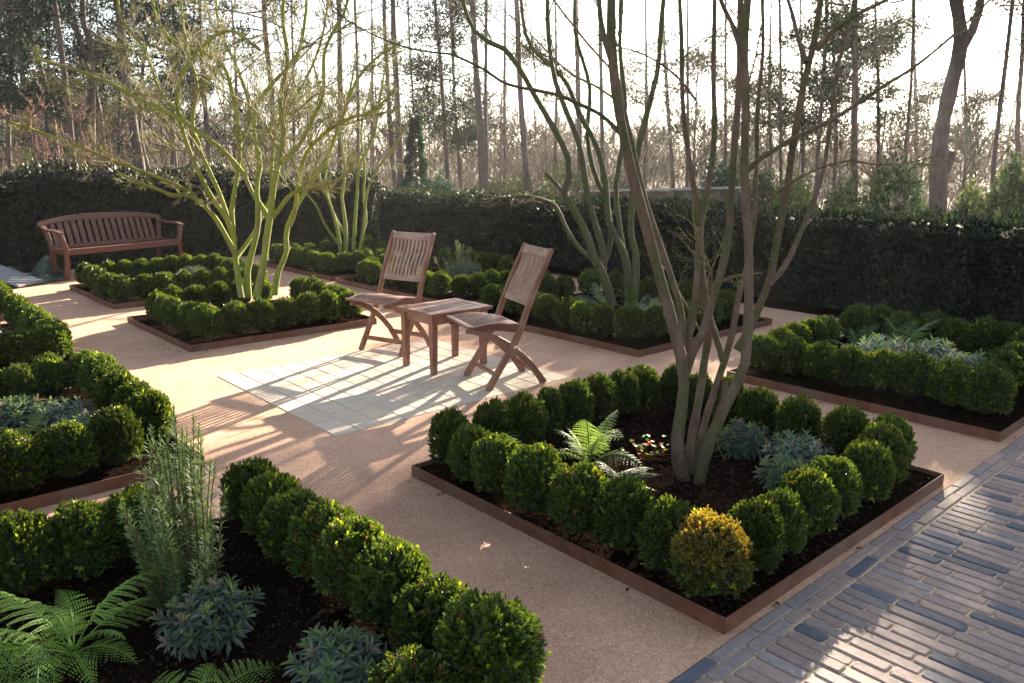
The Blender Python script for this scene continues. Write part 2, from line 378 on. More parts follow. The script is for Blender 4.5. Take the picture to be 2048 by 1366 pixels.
# bark mulch chips lying on the soil (uncountable)
def chips(n, x0, x1, y0, y1):
    p = np.c_[R.uniform(x0, x1, n), R.uniform(y0, y1, n), R.uniform(.036, .05, n)]
    a = R.uniform(0, 6.28, n); ax = np.c_[np.cos(a), np.sin(a), R.normal(0, .3, n)]; nr = unit(np.c_[R.normal(0, .45, n), R.normal(0, .45, n), np.ones(n)])
    L = R.uniform(.008, .028, n); V, F = leaf4(p, ax, nr, L, L*R.uniform(.25, .5, n), .3, .5)
    c = np.array((.022, .013, .009))*R.uniform(.3, 2.4, n)[:, None]; c[R.random(n) < .02] = (.08, .04, .022)
    return V, F, np.repeat(c, 4, 0)
mb = MB()
for k, n in (('F', 15000), ('M', 9000), ('L', 4000), ('C', 2500), ('G', 5000), ('E', 1500), ('D', 1500)):
    x0, x1, y0, y1, _ = BED[k]; 
    if k in 'ML': x0 = -.2
    V, F, c = chips(n, x0+.02, x1-.02, y0+.02, y1-.02); mb.add(V, F, col=c)
tag(mb.build('mulch', M['chip']), 'dark bark mulch scattered over the soil of the beds', 'mulch', kind='stuff')
mb = MB(); n = 260
p = np.c_[R.uniform(.9, 5, n), R.uniform(1.3, 9, n), np.full(n, .002)]
a = R.uniform(0, 6.28, n); V, F = leaf4(p, np.c_[np.cos(a), np.sin(a), np.full(n, .1)], np.tile([0, 0, 1.], (n, 1)), R.uniform(.004, .014, n), R.uniform(.003, .007, n), .6, .5)
mb.add(V, F, col=np.repeat(np.array((.05, .035, .025))*R.uniform(.5, 2.5, n)[:, None], 4, 0))
tag(mb.build('gravel_crumbs', M['chip']), 'dark crumbs of soil and bark lying on the gravel path', 'debris', kind='stuff')

mb = MB(); n = 420
px_ = []
for k, (x0, x1, y0, y1, _) in BED.items():
    for _i in range(34):
        sd_ = R.integers(4); u_ = R.random(); o_ = abs(R.normal(0, .05))+.005
        px_.append([(x0-o_, y0+(y1-y0)*u_), (x1+o_, y0+(y1-y0)*u_), (x0+(x1-x0)*u_, y0-o_), (x0+(x1-x0)*u_, y1+o_)][sd_])
p = np.array([q for q in px_ if q[1] > 1.0 and q[0] < 7.5]); n = len(p); p = np.c_[p, np.full(n, .003)]
a = R.uniform(0, 6.28, n); L = R.uniform(.006, .03, n); V, F = leaf6(p, np.c_[np.cos(a), np.sin(a), R.uniform(0, .25, n)], unit(np.c_[R.normal(0, .3, n), R.normal(0, .3, n), np.ones(n)]), L, L*.5, .3)
cc = np.array([(.12, .06, .03), (.05, .03, .02), (.16, .11, .05), (.03, .05, .015)])[R.integers(0, 4, n)]; mb.add(V, F, col=np.repeat(cc, 6, 0))
tag(mb.build('leaf_litter', M['chip']), 'small fallen leaves and bark bits along the steel edgings', 'leaf litter', kind='stuff')

# ------------------------------------------------------------------ clipped box balls
def ball_mesh(shoots, nl, ll, pal='green', seed=0):
    r = np.random.default_rng(seed+50)
    d = unit(r.normal(size=(shoots, 3)))
    low = d[:, 2] < -.55; d[low, 2] *= -.5; d = unit(d)
    amp = 1+.075*np.sin(d[:, 0]*5+seed)*np.cos(d[:, 1]*4+seed*2)+.035*np.sin(d[:, 2]*9+d[:, 0]*7+seed)+r.normal(0, .022, shoots)
    # unit ball: radius .5, centre at z .56 ; bottom tucks in
    P = d*np.array([.5, .5, .54])*amp[:, None]*r.uniform(.86, 1.0, shoots)[:, None]
    P[:, 2] = np.where(P[:, 2] < 0, P[:, 2]*1.0, P[:, 2]*.98)
    ax = unit(d*np.array([1, 1, .8])+[0, 0, .55]+r.normal(0, .28, (shoots, 3)))
    base = P-ax*ll*1.3
    k = nl; idx = np.repeat(np.arange(shoots), k); j = np.tile(np.arange(k), shoots)
    phi = j*2.4+r.uniform(0, 6.28, shoots)[idx]; A = ax[idx]
    u = unit(np.cross(A, np.tile([.31, .52, .79], (len(idx), 1)))); w = np.cross(A, u)
    perp = u*np.cos(phi)[:, None]+w*np.sin(phi)[:, None]
    tt = j/(k-1); el = .45+.9*tt
    ld = unit(perp*np.cos(el)[:, None]+A*np.sin(el)[:, None]+r.normal(0, .15, (len(idx), 3)))
    pos = base[idx]+A*(tt*ll*1.7)[:, None]; pos[:, 2] += .53
    nr = unit(A*np.cos(el)[:, None]-perp*np.sin(el)[:, None])
    L = ll*r.uniform(.75, 1.25, len(idx))*(1.1-.25*tt)
    V, F = leaf6(pos, ld, nr, L, L*.58, .22)
    z = (pos[:, 2]); dark = np.array((.019, .037, .011)); lite = np.array((.080, .130, .026)); yel = np.array((.20, .27, .03)); bro = np.array((.14, .075, .03))
    m = np.clip(r.beta(1.4, 2.2, shoots)[idx]*.8+.25*tt*r.random(len(idx)), 0, 1)[:, None]
    c = dark*(1-m)+lite*m
    pick = (r.random(shoots) < .045)[idx]; c[pick] = yel*r.uniform(.7, 1.2, (pick.sum(), 1))
    pick = (r.random(shoots) < .014)[idx] & (tt > .7); c[pick] = bro*.8
    if pal == 'gold':
        g = np.clip((d[idx, 2]+.05)*1.0+r.normal(0, .22, len(idx)), 0, .48)[:, None]
        org = np.where((r.random(len(idx)) < .4)[:, None], np.array((.28, .15, .045)), np.array((.31, .27, .06)))
        red = np.array((.22, .07, .035)); org = np.where((r.random(len(idx)) < .18)[:, None], red, org)
        c = c*(1-g)+org*g
    elif pal == 'bronze':
        g = (r.random(shoots) < .07)[idx][:, None]*.55; c = c*(1-g)+np.array((.22, .10, .03))*g
    c = np.repeat(c, 6, 0); Nf = len(F)
    # dark twiggy core
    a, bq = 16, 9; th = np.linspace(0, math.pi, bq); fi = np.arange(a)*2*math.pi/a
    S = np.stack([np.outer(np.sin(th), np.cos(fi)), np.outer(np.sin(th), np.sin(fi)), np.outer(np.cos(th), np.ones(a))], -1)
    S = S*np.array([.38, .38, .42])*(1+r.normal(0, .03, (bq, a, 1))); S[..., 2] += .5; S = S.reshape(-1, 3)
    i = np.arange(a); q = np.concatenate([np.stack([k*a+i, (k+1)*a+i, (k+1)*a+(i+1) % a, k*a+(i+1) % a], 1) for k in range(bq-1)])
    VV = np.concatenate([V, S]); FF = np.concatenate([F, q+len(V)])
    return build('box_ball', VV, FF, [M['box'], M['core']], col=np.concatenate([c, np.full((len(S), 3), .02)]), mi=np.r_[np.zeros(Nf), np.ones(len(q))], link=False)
BN = [ball_mesh(900, 8, .060, seed=s) for s in range(5)]
BNB = [ball_mesh(900, 8, .060, 'bronze', s) for s in (11, 12)]
BG = ball_mesh(1000, 8, .054, 'gold', 21)
BM = [ball_mesh(760, 6, .068, seed=s) for s in range(30, 35)]
ORD = ['first', 'second', 'third', 'fourth', 'fifth', 'sixth', 'seventh', 'eighth', 'ninth', 'tenth', 'eleventh', 'twelfth']
def snap(k, x, y):
    x0, x1, y0, y1, _ = BED[k]
    if k in 'CBAG' and x > 5.3: x = 5.3+(x-5.3)*(x1-.17-5.3)/(7.15-5.3 if k != 'G' else 6.8-5.3)
    if k in 'A' : y = 9.2+(y-9.2)*.93
    if k == 'D': y = min(y, 10.2)
    if k == 'E': y = 6.45+(y-6.45)*.8
    return x, min(max(y, y0+.13), y1-.12) if k not in 'O' else y
BALLS = {
('F', 'on the gravel side, from the left corner'): [(2.22,2.88,.115),(2.17,2.66,.115),(2.17,2.47,.12),(2.17,2.24,.13),(2.17,1.99,.14),(2.19,1.77,.125),(2.19,1.56,.115),(2.17,1.345,.135)],
('F', 'on the brick side, from the golden ball'): [(2.42,1.36,.11),(2.60,1.36,.11),(2.82,1.36,.115),(3.05,1.37,.12),(3.33,1.37,.12),(3.57,1.38,.12),(3.76,1.42,.11)],
('F', 'on the back side, from the right'): [(3.78,1.67,.115),(3.77,1.9,.12),(3.77,2.15,.125),(3.79,2.36,.105),(3.78,2.55,.1),(3.79,2.72,.1)],
('F', 'on the paved-square side, from the left'): [(2.47,2.88,.11),(2.68,2.87,.12),(2.87,2.88,.09),(3.05,2.87,.12),(3.26,2.86,.115),(3.46,2.86,.12),(3.66,2.87,.125)],
('G', 'on the gravel side, from the left corner'): [(5.0,2.86,.135),(5.07,2.66,.14),(5.1,2.47,.13),(5.05,2.25,.135),(5.1,2.06,.13),(5.12,1.87,.135),(5.14,1.66,.15),(5.1,1.44,.145)],
('G', 'on the left end, from the front'): [(5.3,2.88,.125),(5.52,2.9,.12),(5.8,2.9,.12),(6.0,2.88,.12)],
('G', 'in the back row, from the left'): [(6.6,2.96,.15),(6.7,2.76,.13),(6.64,2.53,.12),(6.75,2.33,.14),(6.66,2.12,.12),(6.75,1.95,.12),(6.76,1.79,.12)],
('G', 'on the brick end, from the front'): [(5.4,1.5,.13),(5.72,1.55,.13),(6.05,1.55,.13),(6.4,1.57,.13)],
('C', 'on the gravel side, from the left corner'): [(5.08,5.88,.125),(5.07,5.62,.12),(5.07,5.38,.12),(5.08,5.13,.13),(5.03,4.83,.12),(4.97,4.58,.12),(4.98,4.34,.12),(5.02,4.08,.125)],
('C', 'on the right end, from the near corner'): [(5.27,4.02,.12),(5.55,4.05,.12),(5.83,4.02,.12),(6.11,4.05,.12),(6.4,4.03,.12),(6.72,4.05,.12)],
('C', 'on the left end, from the front'): [(5.4,5.93,.12),(5.75,5.93,.12),(6.1,5.95,.12),(6.45,5.95,.12)],
('C', 'in the back row, from the left'): [(6.88,5.84,.12),(7.0,5.57,.12),(7.02,5.33,.12),(7.1,5.1,.12),(7.1,4.88,.12),(7.08,4.66,.12),(7.1,4.4,.12)],
('B', 'on the gravel side, from the left corner'): [(5.16,8.35,.14),(5.12,8.1,.12),(5.14,7.85,.12),(5.14,7.6,.12),(5.15,7.35,.12),(5.14,7.1,.125),(5.16,6.86,.12),(5.28,6.63,.125)],
('B', 'on the right end, from the front'): [(5.55,6.62,.12),(5.82,6.62,.12),(6.1,6.63,.12),(6.4,6.62,.12),(6.85,6.64,.12)],
('B', 'in the back row, from the left'): [(7.1,8.7,.12),(7.15,8.45,.12),(7.15,8.2,.13),(7.15,7.97,.13),(7.15,7.72,.12),(7.15,7.48,.12),(7.15,7.2,.12),(7.15,6.9,.12)],
('B', 'on the left end, from the front'): [(5.45,8.65,.12),(5.8,8.68,.12),(6.2,8.68,.12),(6.6,8.68,.12)],
('A', 'on the gravel side, from the left corner'): [(5.16,10.92,.12),(5.14,10.68,.12),(5.12,10.42,.12),(5.12,10.15,.12),(5.12,9.88,.13),(5.12,9.6,.13),(5.15,9.36,.13)],
('A', 'on the right end, from the front'): [(5.4,9.25,.12),(5.66,9.28,.12),(5.92,9.3,.12),(6.2,9.3,.12)],
('A', 'in the back row, from the left'): [(5.56,11.0,.1),(5.85,11.0,.1),(6.2,11.0,.1),(6.5,11.0,.11),(6.8,11.0,.11),(7.05,10.8,.13),(7.0,10.5,.12),(7.0,10.2,.12)],
('E', 'on the left side, from the back'): [(2.36,7.7,.11),(2.37,7.46,.11),(2.37,7.22,.11),(2.38,6.98,.12),(2.38,6.72,.13)],
('E', 'on the chair side, from the left'): [(2.43,6.46,.135),(2.66,6.45,.13),(2.89,6.44,.13),(3.12,6.45,.12),(3.33,6.44,.12),(3.55,6.44,.13),(3.77,6.44,.12)],
('E', 'on the right end, from the front'): [(3.82,6.72,.12),(3.83,6.98,.12),(3.82,7.24,.11),(3.82,7.5,.11),(3.8,7.75,.11)],
('E', 'in the back row, from the left'): [(2.6,8.1,.11),(2.82,8.1,.11),(3.04,8.1,.11),(3.27,8.1,.11),(3.5,8.1,.11)],
('D', 'on the left side, from the back'): [(2.47,10.2,.12),(2.45,9.9,.12),(2.43,9.6,.12),(2.41,9.3,.12),(2.4,9.03,.13)],
('D', 'on the front side, from the left'): [(2.45,8.8,.13),(2.68,8.8,.12),(2.88,8.8,.12),(3.08,8.81,.11),(3.28,8.8,.11),(3.5,8.82,.11),(3.72,8.8,.11),(3.93,8.82,.11)],
('D', 'in the back row, from the left'): [(2.71,10.21,.11),(2.9,10.19,.11),(3.08,10.18,.11),(3.28,10.2,.12),(3.45,10.2,.11),(3.63,10.18,.11),(3.82,10.2,.12),(3.98,10.15,.12)],
('D', 'on the right end, from the back'): [(3.97,9.9,.11),(3.95,9.62,.11),(3.95,9.35,.11),(3.94,9.1,.11)],
('L', 'on the right side, from the back'): [(1.25,5.4,.115),(1.26,5.17,.115),(1.25,4.93,.12),(1.25,4.7,.12),(1.25,4.46,.125),(1.24,4.2,.13)],
('L', 'on the near side, from the right'): [(1.0,3.95,.125),(.8,3.92,.13),(.58,3.93,.13),(.36,3.92,.13)],
('L', 'in the back row, from the right'): [(1.05,5.4,.11),(.88,5.35,.11),(.72,5.42,.12),(.5,5.4,.12)],
('N', 'on the right side, from the back'): [(1.36,8.05,.11),(1.35,7.8,.11),(1.35,7.52,.11),(1.34,7.25,.12),(1.33,6.98,.12),(1.33,6.72,.13)],
('N', 'on the near side, from the right'): [(1.28,6.46,.14),(1.06,6.45,.14),(.84,6.45,.13),(.62,6.45,.13)],
('N', 'in the back row, from the right'): [(1.1,8.05,.11),(.85,8.05,.11)],
('O', 'on the right side, from the back'): [(1.4,10.2,.12),(1.4,9.93,.12),(1.4,9.66,.12),(1.4,9.38,.12),(1.39,9.1,.12),(1.38,8.85,.12)],
('M', 'on the gravel side, from the back'): [(1.22,2.9,.13),(1.22,2.72,.12),(1.22,2.52,.13),(1.23,2.33,.13),(1.23,2.13,.135),(1.23,1.92,.135),(1.235,1.69,.14),(1.24,1.455,.155)],
('M', 'on the back side, from the right'): [(.78,2.93,.125),(.585,2.93,.13),(.4,2.93,.12),(.2,2.93,.12)],
}
BALLS[('M', 'cut by the bottom edge')] = [(1.01, 1.47, .12)]
nb = 0
for (k, side), L in BALLS.items():
    x0, x1, y0, y1, nm = BED[k]
    for i, (x, y, r) in enumerate(L):
        x, y = snap(k, x, y)
        d = math.hypot(x, y)
        near = d < 5.2
        me = (BN if near else BM)[nb % 5]
        if near and nb % 9 == 4: me = BNB[nb % 2]
        sz = r*2*.95; h = .29*(1+.12*(r-.12)/.12) + R.uniform(-.012, .012)
        if k in 'CBAG' and x > 6.3: h += .02
        lab = '%s box ball %s, %s' % (ORD[i], side, nm) if len(L) > 1 else 'low clipped box ball %s in the %s' % (side, nm)
        if k == 'F' and i == 7 and 'gravel side' in side: me = BG; sz = .262; h = .3; lab = 'golden orange-tipped box ball at the front corner of the near bed'
        if k == 'M' and len(L) == 1: h = .24
        if k == 'M' and i == 7: h = .31
        o = inst('box_ball', me, (x, y, .03), R.uniform(0, 6.28), (sz*R.uniform(.95, 1.07), sz*R.uniform(.95, 1.07), h/1.05*R.uniform(.95, 1.04)))
        o.rotation_euler[0] = R.normal()*.05; o.rotation_euler[1] = R.normal()*.05
        tag(o, lab, 'box ball', 'clipped box balls edging the beds'); nb += 1
print('balls', nb)

# ------------------------------------------------------------------ ferns, spurges, rosemaries
def fern_mesh(nf, Lf, seed, erect=.9, col=((.05, .10, .02), (.13, .20, .04)), pinn=18, dirs=None):
    pinn = int(pinn*.8)
    r = np.random.default_rng(seed); Vs = []; Fs = []; Cs = []; n0 = 0
    for f in range(nf):
        a = (f/nf*6.283+r.uniform(-.3, .3)) if dirs is None else dirs[f % len(dirs)]+r.uniform(-.2, .2)
        L = Lf*r.uniform(.55, 1.15); e0 = erect+r.uniform(-.4, .25); bend = r.uniform(1.0, 1.7)
        s = np.linspace(0, 1, pinn+5); ang = e0-bend*s**1.3; ds = L/(len(s)-1)
        hx = np.cumsum(np.cos(ang))*ds; hz = np.cumsum(np.sin(ang))*ds
        tw = r.uniform(-.9, .9)*s
        D = np.array([math.cos(a), math.sin(a), 0]); Sd = np.array([-math.sin(a), math.cos(a), 0])
        P = D*hx[:, None]+np.array([0, 0, 1.])*hz[:, None]+Sd*(np.cumsum(np.sin(tw))*ds)[:, None]
        T = unit(np.gradient(P, axis=0)); nrm = np.cross(Sd, T); nrm *= np.sign(nrm[:, 2:3]+1e-6)
        roll = r.uniform(-.6, .6)
        V, F = tubes(P[None], np.linspace(.003, .0008, len(s))[None], 4); Vs.append(V); Fs.append((4, F+n0)); n0 += len(V)
        cc = np.array(col[0])*(1-0)+0; base = np.array(col[0])+(np.array(col[1])-np.array(col[0]))*r.uniform(0, 1)
        Cs.append(np.tile(base*.9, (len(V), 1)))
        sp = L/(pinn+5); i = 3
        for i in range(4, len(s)-1):
            q = (i-4)/(len(s)-5); pl = L*.31*(1-q)**.8*min(1., .62+q*2.2)+.003
            for sg in (-1, 1):
                sd = Sd*sg*math.cos(roll)+nrm[i]*math.sin(roll)*sg
                ax = unit(sd+T[i]*.38-np.array([0, 0, .12])+r.normal(0, .05, 3)); m = int(min(14, max(4, pl/.0075)))
                t = (np.arange(m)+.5)/m; crv = np.array([0, 0, -1.])*(t**2)[:, None]*pl*.22
                b0 = P[i]+ax*(t*pl)[:, None]+crv
                l2 = min(sp*.50, pl*.2)*(1-t**1.5*.8)+.0012; cb = base*r.uniform(.75, 1.25)
                for s2 in (-1, 1):
                    la = unit(T[i]*s2+ax*.5)
                    V, F = leaf4(b0, np.tile(la, (m, 1)), np.tile(nrm[i], (m, 1))+r.normal(0, .15, (m, 3)), l2, np.maximum(pl/m*.85, .002), .2, .4)
                    Vs.append(V); Fs.append((3, F+n0)); n0 += len(V); Cs.append(np.tile(cb, (len(V), 1)))
    F4 = np.concatenate([f for k, f in Fs if k == 4]); F3 = np.concatenate([f for k, f in Fs if k == 3])
    return build('fern', np.concatenate(Vs), [F4, F3], M['fern'], col=np.concatenate(Cs), link=False)
GRN = ((.10, .19, .03), (.18, .30, .055)); GRY = ((.10, .16, .09), (.16, .24, .12)); YEL = ((.16, .24, .03), (.26, .34, .05))
def fern(me, p, label, rz=0, s=1.): 
    o = inst('fern', me, (p[0], p[1], .03), rz, (s, s, s)); tag(o, label, 'fern', 'ferns in the beds')
fm = fern_mesh(13, .40, 1, .85, GRN, 20)
fern(fm, (.44, 2.47), 'large bright green fern with arching fronds below the tall rosemary', .4)
fern(fern_mesh(9, .36, 2, .8, GRN, 18), (.17, 2.36), 'green fern cut by the left edge beside the large fern', 1.)
fern(fern_mesh(7, .30, 12, .55, GRN, 16), (.62, 1.95), 'low green fern below the nearest grey-green spurge', 2.)
ff = fern_mesh(10, .38, 3, 1.25, ((.10, .17, .06), (.17, .25, .10)), 18)
fern(ff, (2.72, 2.44), 'sunlit silvery fern with the tallest fronds in the middle of the near bed', 2.6)
fern(fern_mesh(6, .28, 4, 1.1, YEL, 16), (2.42, 2.55), 'yellow-green fern leaning over the box balls of the near bed', 1.2)
fern(fern_mesh(7, .26, 5, .7, GRY, 15), (2.62, 2.16), 'low pale fern on the mulch in front of the silvery fern', .3)
fc = fern_mesh(9, .34, 6, 1.0, ((.12, .18, .11), (.2, .27, .16)), 14)
fern(fc, (6.05, 5.35), 'pale blue-green fern left of the dark tree stems behind the right chair', 0)
fern(fc, (6.2, 4.95), 'pale fern between the dark tree stems behind the right chair', 1.3)
fern(fc, (6.0, 4.6), 'pale fern right of the dark tree stems behind the right chair', 2.9)
fg = fern_mesh(7, .32, 7, 1.2, ((.08, .15, .05), (.14, .22, .09)), 14)
fern(fg, (5.95, 2.6), 'leafy green fern at the left end of the right-hand bed', 0)
fern(fg, (6.35, 2.4), 'upright fern with the tallest frond in the right-hand bed', 1.4, 1.15)
fern(fg, (5.85, 2.1), 'arching fern behind the grey spurges of the right-hand bed', 4.)
fy = fern_mesh(10, .34, 8, 1.0, YEL, 14)
fern(fy, (3.05, 6.82), 'bright yellow-green fern at the foot of the sunlit tree', 0)
fern(fy, (3.35, 6.8), 'glowing yellow fern right of the sunlit stems', 2., .9)
fern(fy, (2.7, 6.85), 'yellow-green fern left of the sunlit stems', 4., .9)
fern(fern_mesh(9, .3, 9, .8, YEL, 14), (.72, 4.62), 'sunlit lime green fern among the spurges of the left bed', 1.)
fern(fern_mesh(8, .28, 10, .7, GRN, 14), (.5, 4.5), 'green fern at the left edge beside the lime green fern', 3.)

def spurge_mesh(ns, rad_, seed, nl=24, ll=.06, pal=((.07, .11, .085), (.15, .21, .17))):
    r = np.random.default_rng(seed); V1 = []; F1 = []; C1 = []; n0 = 0
    Pt = []
    for s in range(ns):
        u = math.sqrt((s+.5)/ns); a = s*2.4+r.uniform(-.2, .2)
        tip = np.array([math.cos(a)*u, math.sin(a)*u, .95-.45*u*u])*[rad_, rad_, rad_*1.15]*r.uniform(.85, 1.1)
        t = np.linspace(0, 1, 7)[:, None]; P = tip*t+np.array([0, 0, 1])*(np.sin(t*math.pi)*rad_*.12)*-1*(u-.4)
        Pt.append(P); T = unit(P[-1]-P[-2])
        k = nl; j = np.arange(k); q = j/(k-1)
        pos = P[-1]-T*((1-q)*rad_*.62)[:, None]; ph = j*2.4+a
        uu = unit(np.cross(T, [.3, .5, .8])); ww = np.cross(T, uu); perp = uu*np.cos(ph)[:, None]+ww*np.sin(ph)[:, None]
        el = -.25+1.25*q; ld = unit(perp*np.cos(el)[:, None]+T*np.sin(el)[:, None]+r.normal(0, .1, (k, 3)))
        nr = unit(T*np.cos(el)[:, None]-perp*np.sin(el)[:, None]); L = ll*r.uniform(.8, 1.2, k)*(1-.45*q**3)
        V, F = leaf6(pos, ld, nr, L, L*.24, .35, .12); V1.append(V); F1.append(F+n0); n0 += len(V)
        m = np.clip(r.random(k)*.8+.2*q, 0, 1)[:, None]; c = np.array(pal[0])*(1-m)+np.array(pal[1])*m
        tipc = (.13, .19, .07) if r.random() < .8 else (.19, .15, .12)
        c[q > .85] = tipc; C1.append(np.repeat(c, 6, 0))
    V, F = tubes(np.array(Pt), np.tile(np.linspace(.004, .0025, 7), (ns, 1)), 5)
    V1.append(V); F1.append(F+n0); C1.append(np.tile((.10, .12, .05), (len(V), 1)))
    return build('spurge', np.concatenate(V1), np.concatenate(F1), M['spurge'], col=np.concatenate(C1), link=False)
SP = [spurge_mesh(26, .15, 1, 30, .055), spurge_mesh(20, .14, 2, 28, .06), spurge_mesh(22, .17, 3, 24, .06, ((.11, .15, .14), (.21, .27, .25)))]
def spurge(i, x, y, label, s=1., rz=0):
    o = inst('spurge', SP[i], (x, y, .03), rz, (s, s, s)); tag(o, label, 'spurge', 'grey-green spurges in the beds')
spurge(0, .78, 2.26, 'blue-green spurge at the foot of the tall rosemary', 1.05)
spurge(1, .98, 1.80, 'blue-green spurge at the bottom edge behind the nearest box balls', 1.0, 1.)
spurge(0, 3.46, 2.04, 'grey spurge to the right of the big multi-stem trunk', 1., 2.)
spurge(2, 3.5, 1.76, 'silvery spurge behind the box balls on the brick side', .95, 3.)
spurge(1, 3.2, 1.66, 'silvery spurge nearest to the brick path in the near bed', .95, 4.)
spurge(2, .95, 4.72, 'dark spurge with sunlit tips in the middle of the left bed', 1.0, 5.)
spurge(1, .78, 4.98, 'silvery spurge at the left edge of the left bed', 1.1, 1.5)
spurge(0, .98, 4.45, 'blue-grey spurge next to the lime green fern', .9, .5)
spurge(2, .95, 7.2, 'pale spurge in the second bed along the left edge', 1.1, .5)
spurge(2, 5.62, 2.27, 'left-hand grey spurge in the right-hand bed', 1.45, 2.5)
spurge(2, 5.75, 2.02, 'middle grey spurge in the right-hand bed', 1.5, 1.5)
spurge(2, 5.6, 1.72, 'right-hand grey spurge in the right-hand bed', 1.45, .7)
spurge(2, 6.2, 7.7, 'blue-grey spurge right of the small rosemary', 1.3, .7)
spurge(2, 6.1, 7.0, 'small grey spurge behind the right chair back', 1.1, .9)
spurge(2, 3.5, 9.6, 'pale spurge in the bed in front of the bench', 1.2, .2)

def rosemary_mesh(ns, hh, sp, seed, nd=120, nlen=.026, col=((.055, .11, .05), (.14, .20, .10))):
    r = np.random.default_rng(seed); V1 = []; F1 = []; C1 = []; n0 = 0; PP = []
    for s in range(ns):
        a = r.uniform(0, 6.28); d0 = r.uniform(.1, 1)*sp; h = hh*r.uniform(.45, 1.)*(1.15-.5*d0/sp)
        base = np.array([math.cos(a)*d0*.35, math.sin(a)*d0*.35, 0]); tip = np.array([math.cos(a)*d0, math.sin(a)*d0, h])
        t = np.linspace(0, 1, 12)[:, None]; P = base*(1-t)+tip*t; P[:, :2] += (t**.6-t)*(tip-base)[:2]*.8+np.c_[np.sin(t[:, 0]*7+a), np.cos(t[:, 0]*6+a)]*.006
        PP.append(P); k = int(nd*h/hh)+20; q = r.uniform(.08, 1.0, k); 
        pos = np.stack([np.interp(q, t[:, 0], P[:, i]) for i in range(3)], 1); T = unit(tip-base)
        ph = r.uniform(0, 6.28, k); uu = unit(np.cross(T, [1., .2, 0])); ww = np.cross(T, uu); perp = uu*np.cos(ph)[:, None]+ww*np.sin(ph)[:, None]
        el = .5+.8*np.clip((q-.9)*8, 0, 1)+r.normal(0, .25, k); ld = unit(perp*np.cos(el)[:, None]+T*np.sin(el)[:, None])
        V, F = leaf4(pos, ld, np.tile(T, (k, 1)), nlen*r.uniform(.7, 1.2, k)*(1-.35*(q > .95)), nlen*.16, .3, .5)
        V1.append(V); F1.append(F+n0); n0 += len(V); m = r.random(k)[:, None]
        C1.append(np.repeat(np.array(col[0])*(1-m)+np.array(col[1])*m, 4, 0))
    V, F = tubes(np.array(PP), np.tile(np.linspace(.004, .0015, 12), (ns, 1)), 5)
    V1.append(V); C1.append(np.tile((.10, .08, .04), (len(V), 1)))
    return build('rosemary', np.concatenate(V1), [np.concatenate(F1), F+n0], M['fern'], col=np.concatenate(C1), link=False)
o = inst('rosemary', rosemary_mesh(64, .68, .19, 3, 210, .03, ((.06, .12, .045), (.17, .25, .12))), (.80, 2.5, .03)); tag(o, 'tall needle-leaved rosemary bush in the bottom left corner bed', 'rosemary')
o = inst('rosemary', rosemary_mesh(26, .46, .30, 4, 150, .034, ((.16, .2, .13), (.34, .37, .26))), (6.3, 8.0, .03)); tag(o, 'small sunlit rosemary behind the table and chairs', 'rosemary')
# small seedling with red and green round leaves
mb = MB(); r = np.random.default_rng(5); k = 34; a = r.uniform(0, 6.28, k); q = r.random(k)
P = np.c_[np.cos(a)*.05+q*.16-.06, np.sin(a)*.04-q*.10+.03, .04+r.uniform(.02, .11, k)]
V, F = leaf6(P, np.c_[np.cos(a), np.sin(a), r.uniform(-.1, .5, k)], unit(np.c_[r.normal(0, .4, k), r.normal(0, .4, k), np.ones(k)]), r.uniform(.018, .032, k), r.uniform(.016, .028, k), .1)
c = np.where((r.random(k) < .28)[:, None], np.array((.55, .10, .04)), np.array((.13, .26, .05))); mb.add(V, F, col=np.repeat(c, 6, 0))
st = np.stack([np.stack([np.array([.02*i-.05, -.012*i+.02, 0]), P[i]*.6+[0, 0, .0], P[i]]) for i in range(0, k, 3)])
V, F = tubes(st, np.full((len(st), 3), .0013), 4); mb.add(V, F, col=(.25, .12, .06))
o = mb.build('seedling', M['fern']); o.location = (3.0, 2.33, .0); tag(o, 'small plant with round red and green leaves beside the trunk of the near tree', 'plant')

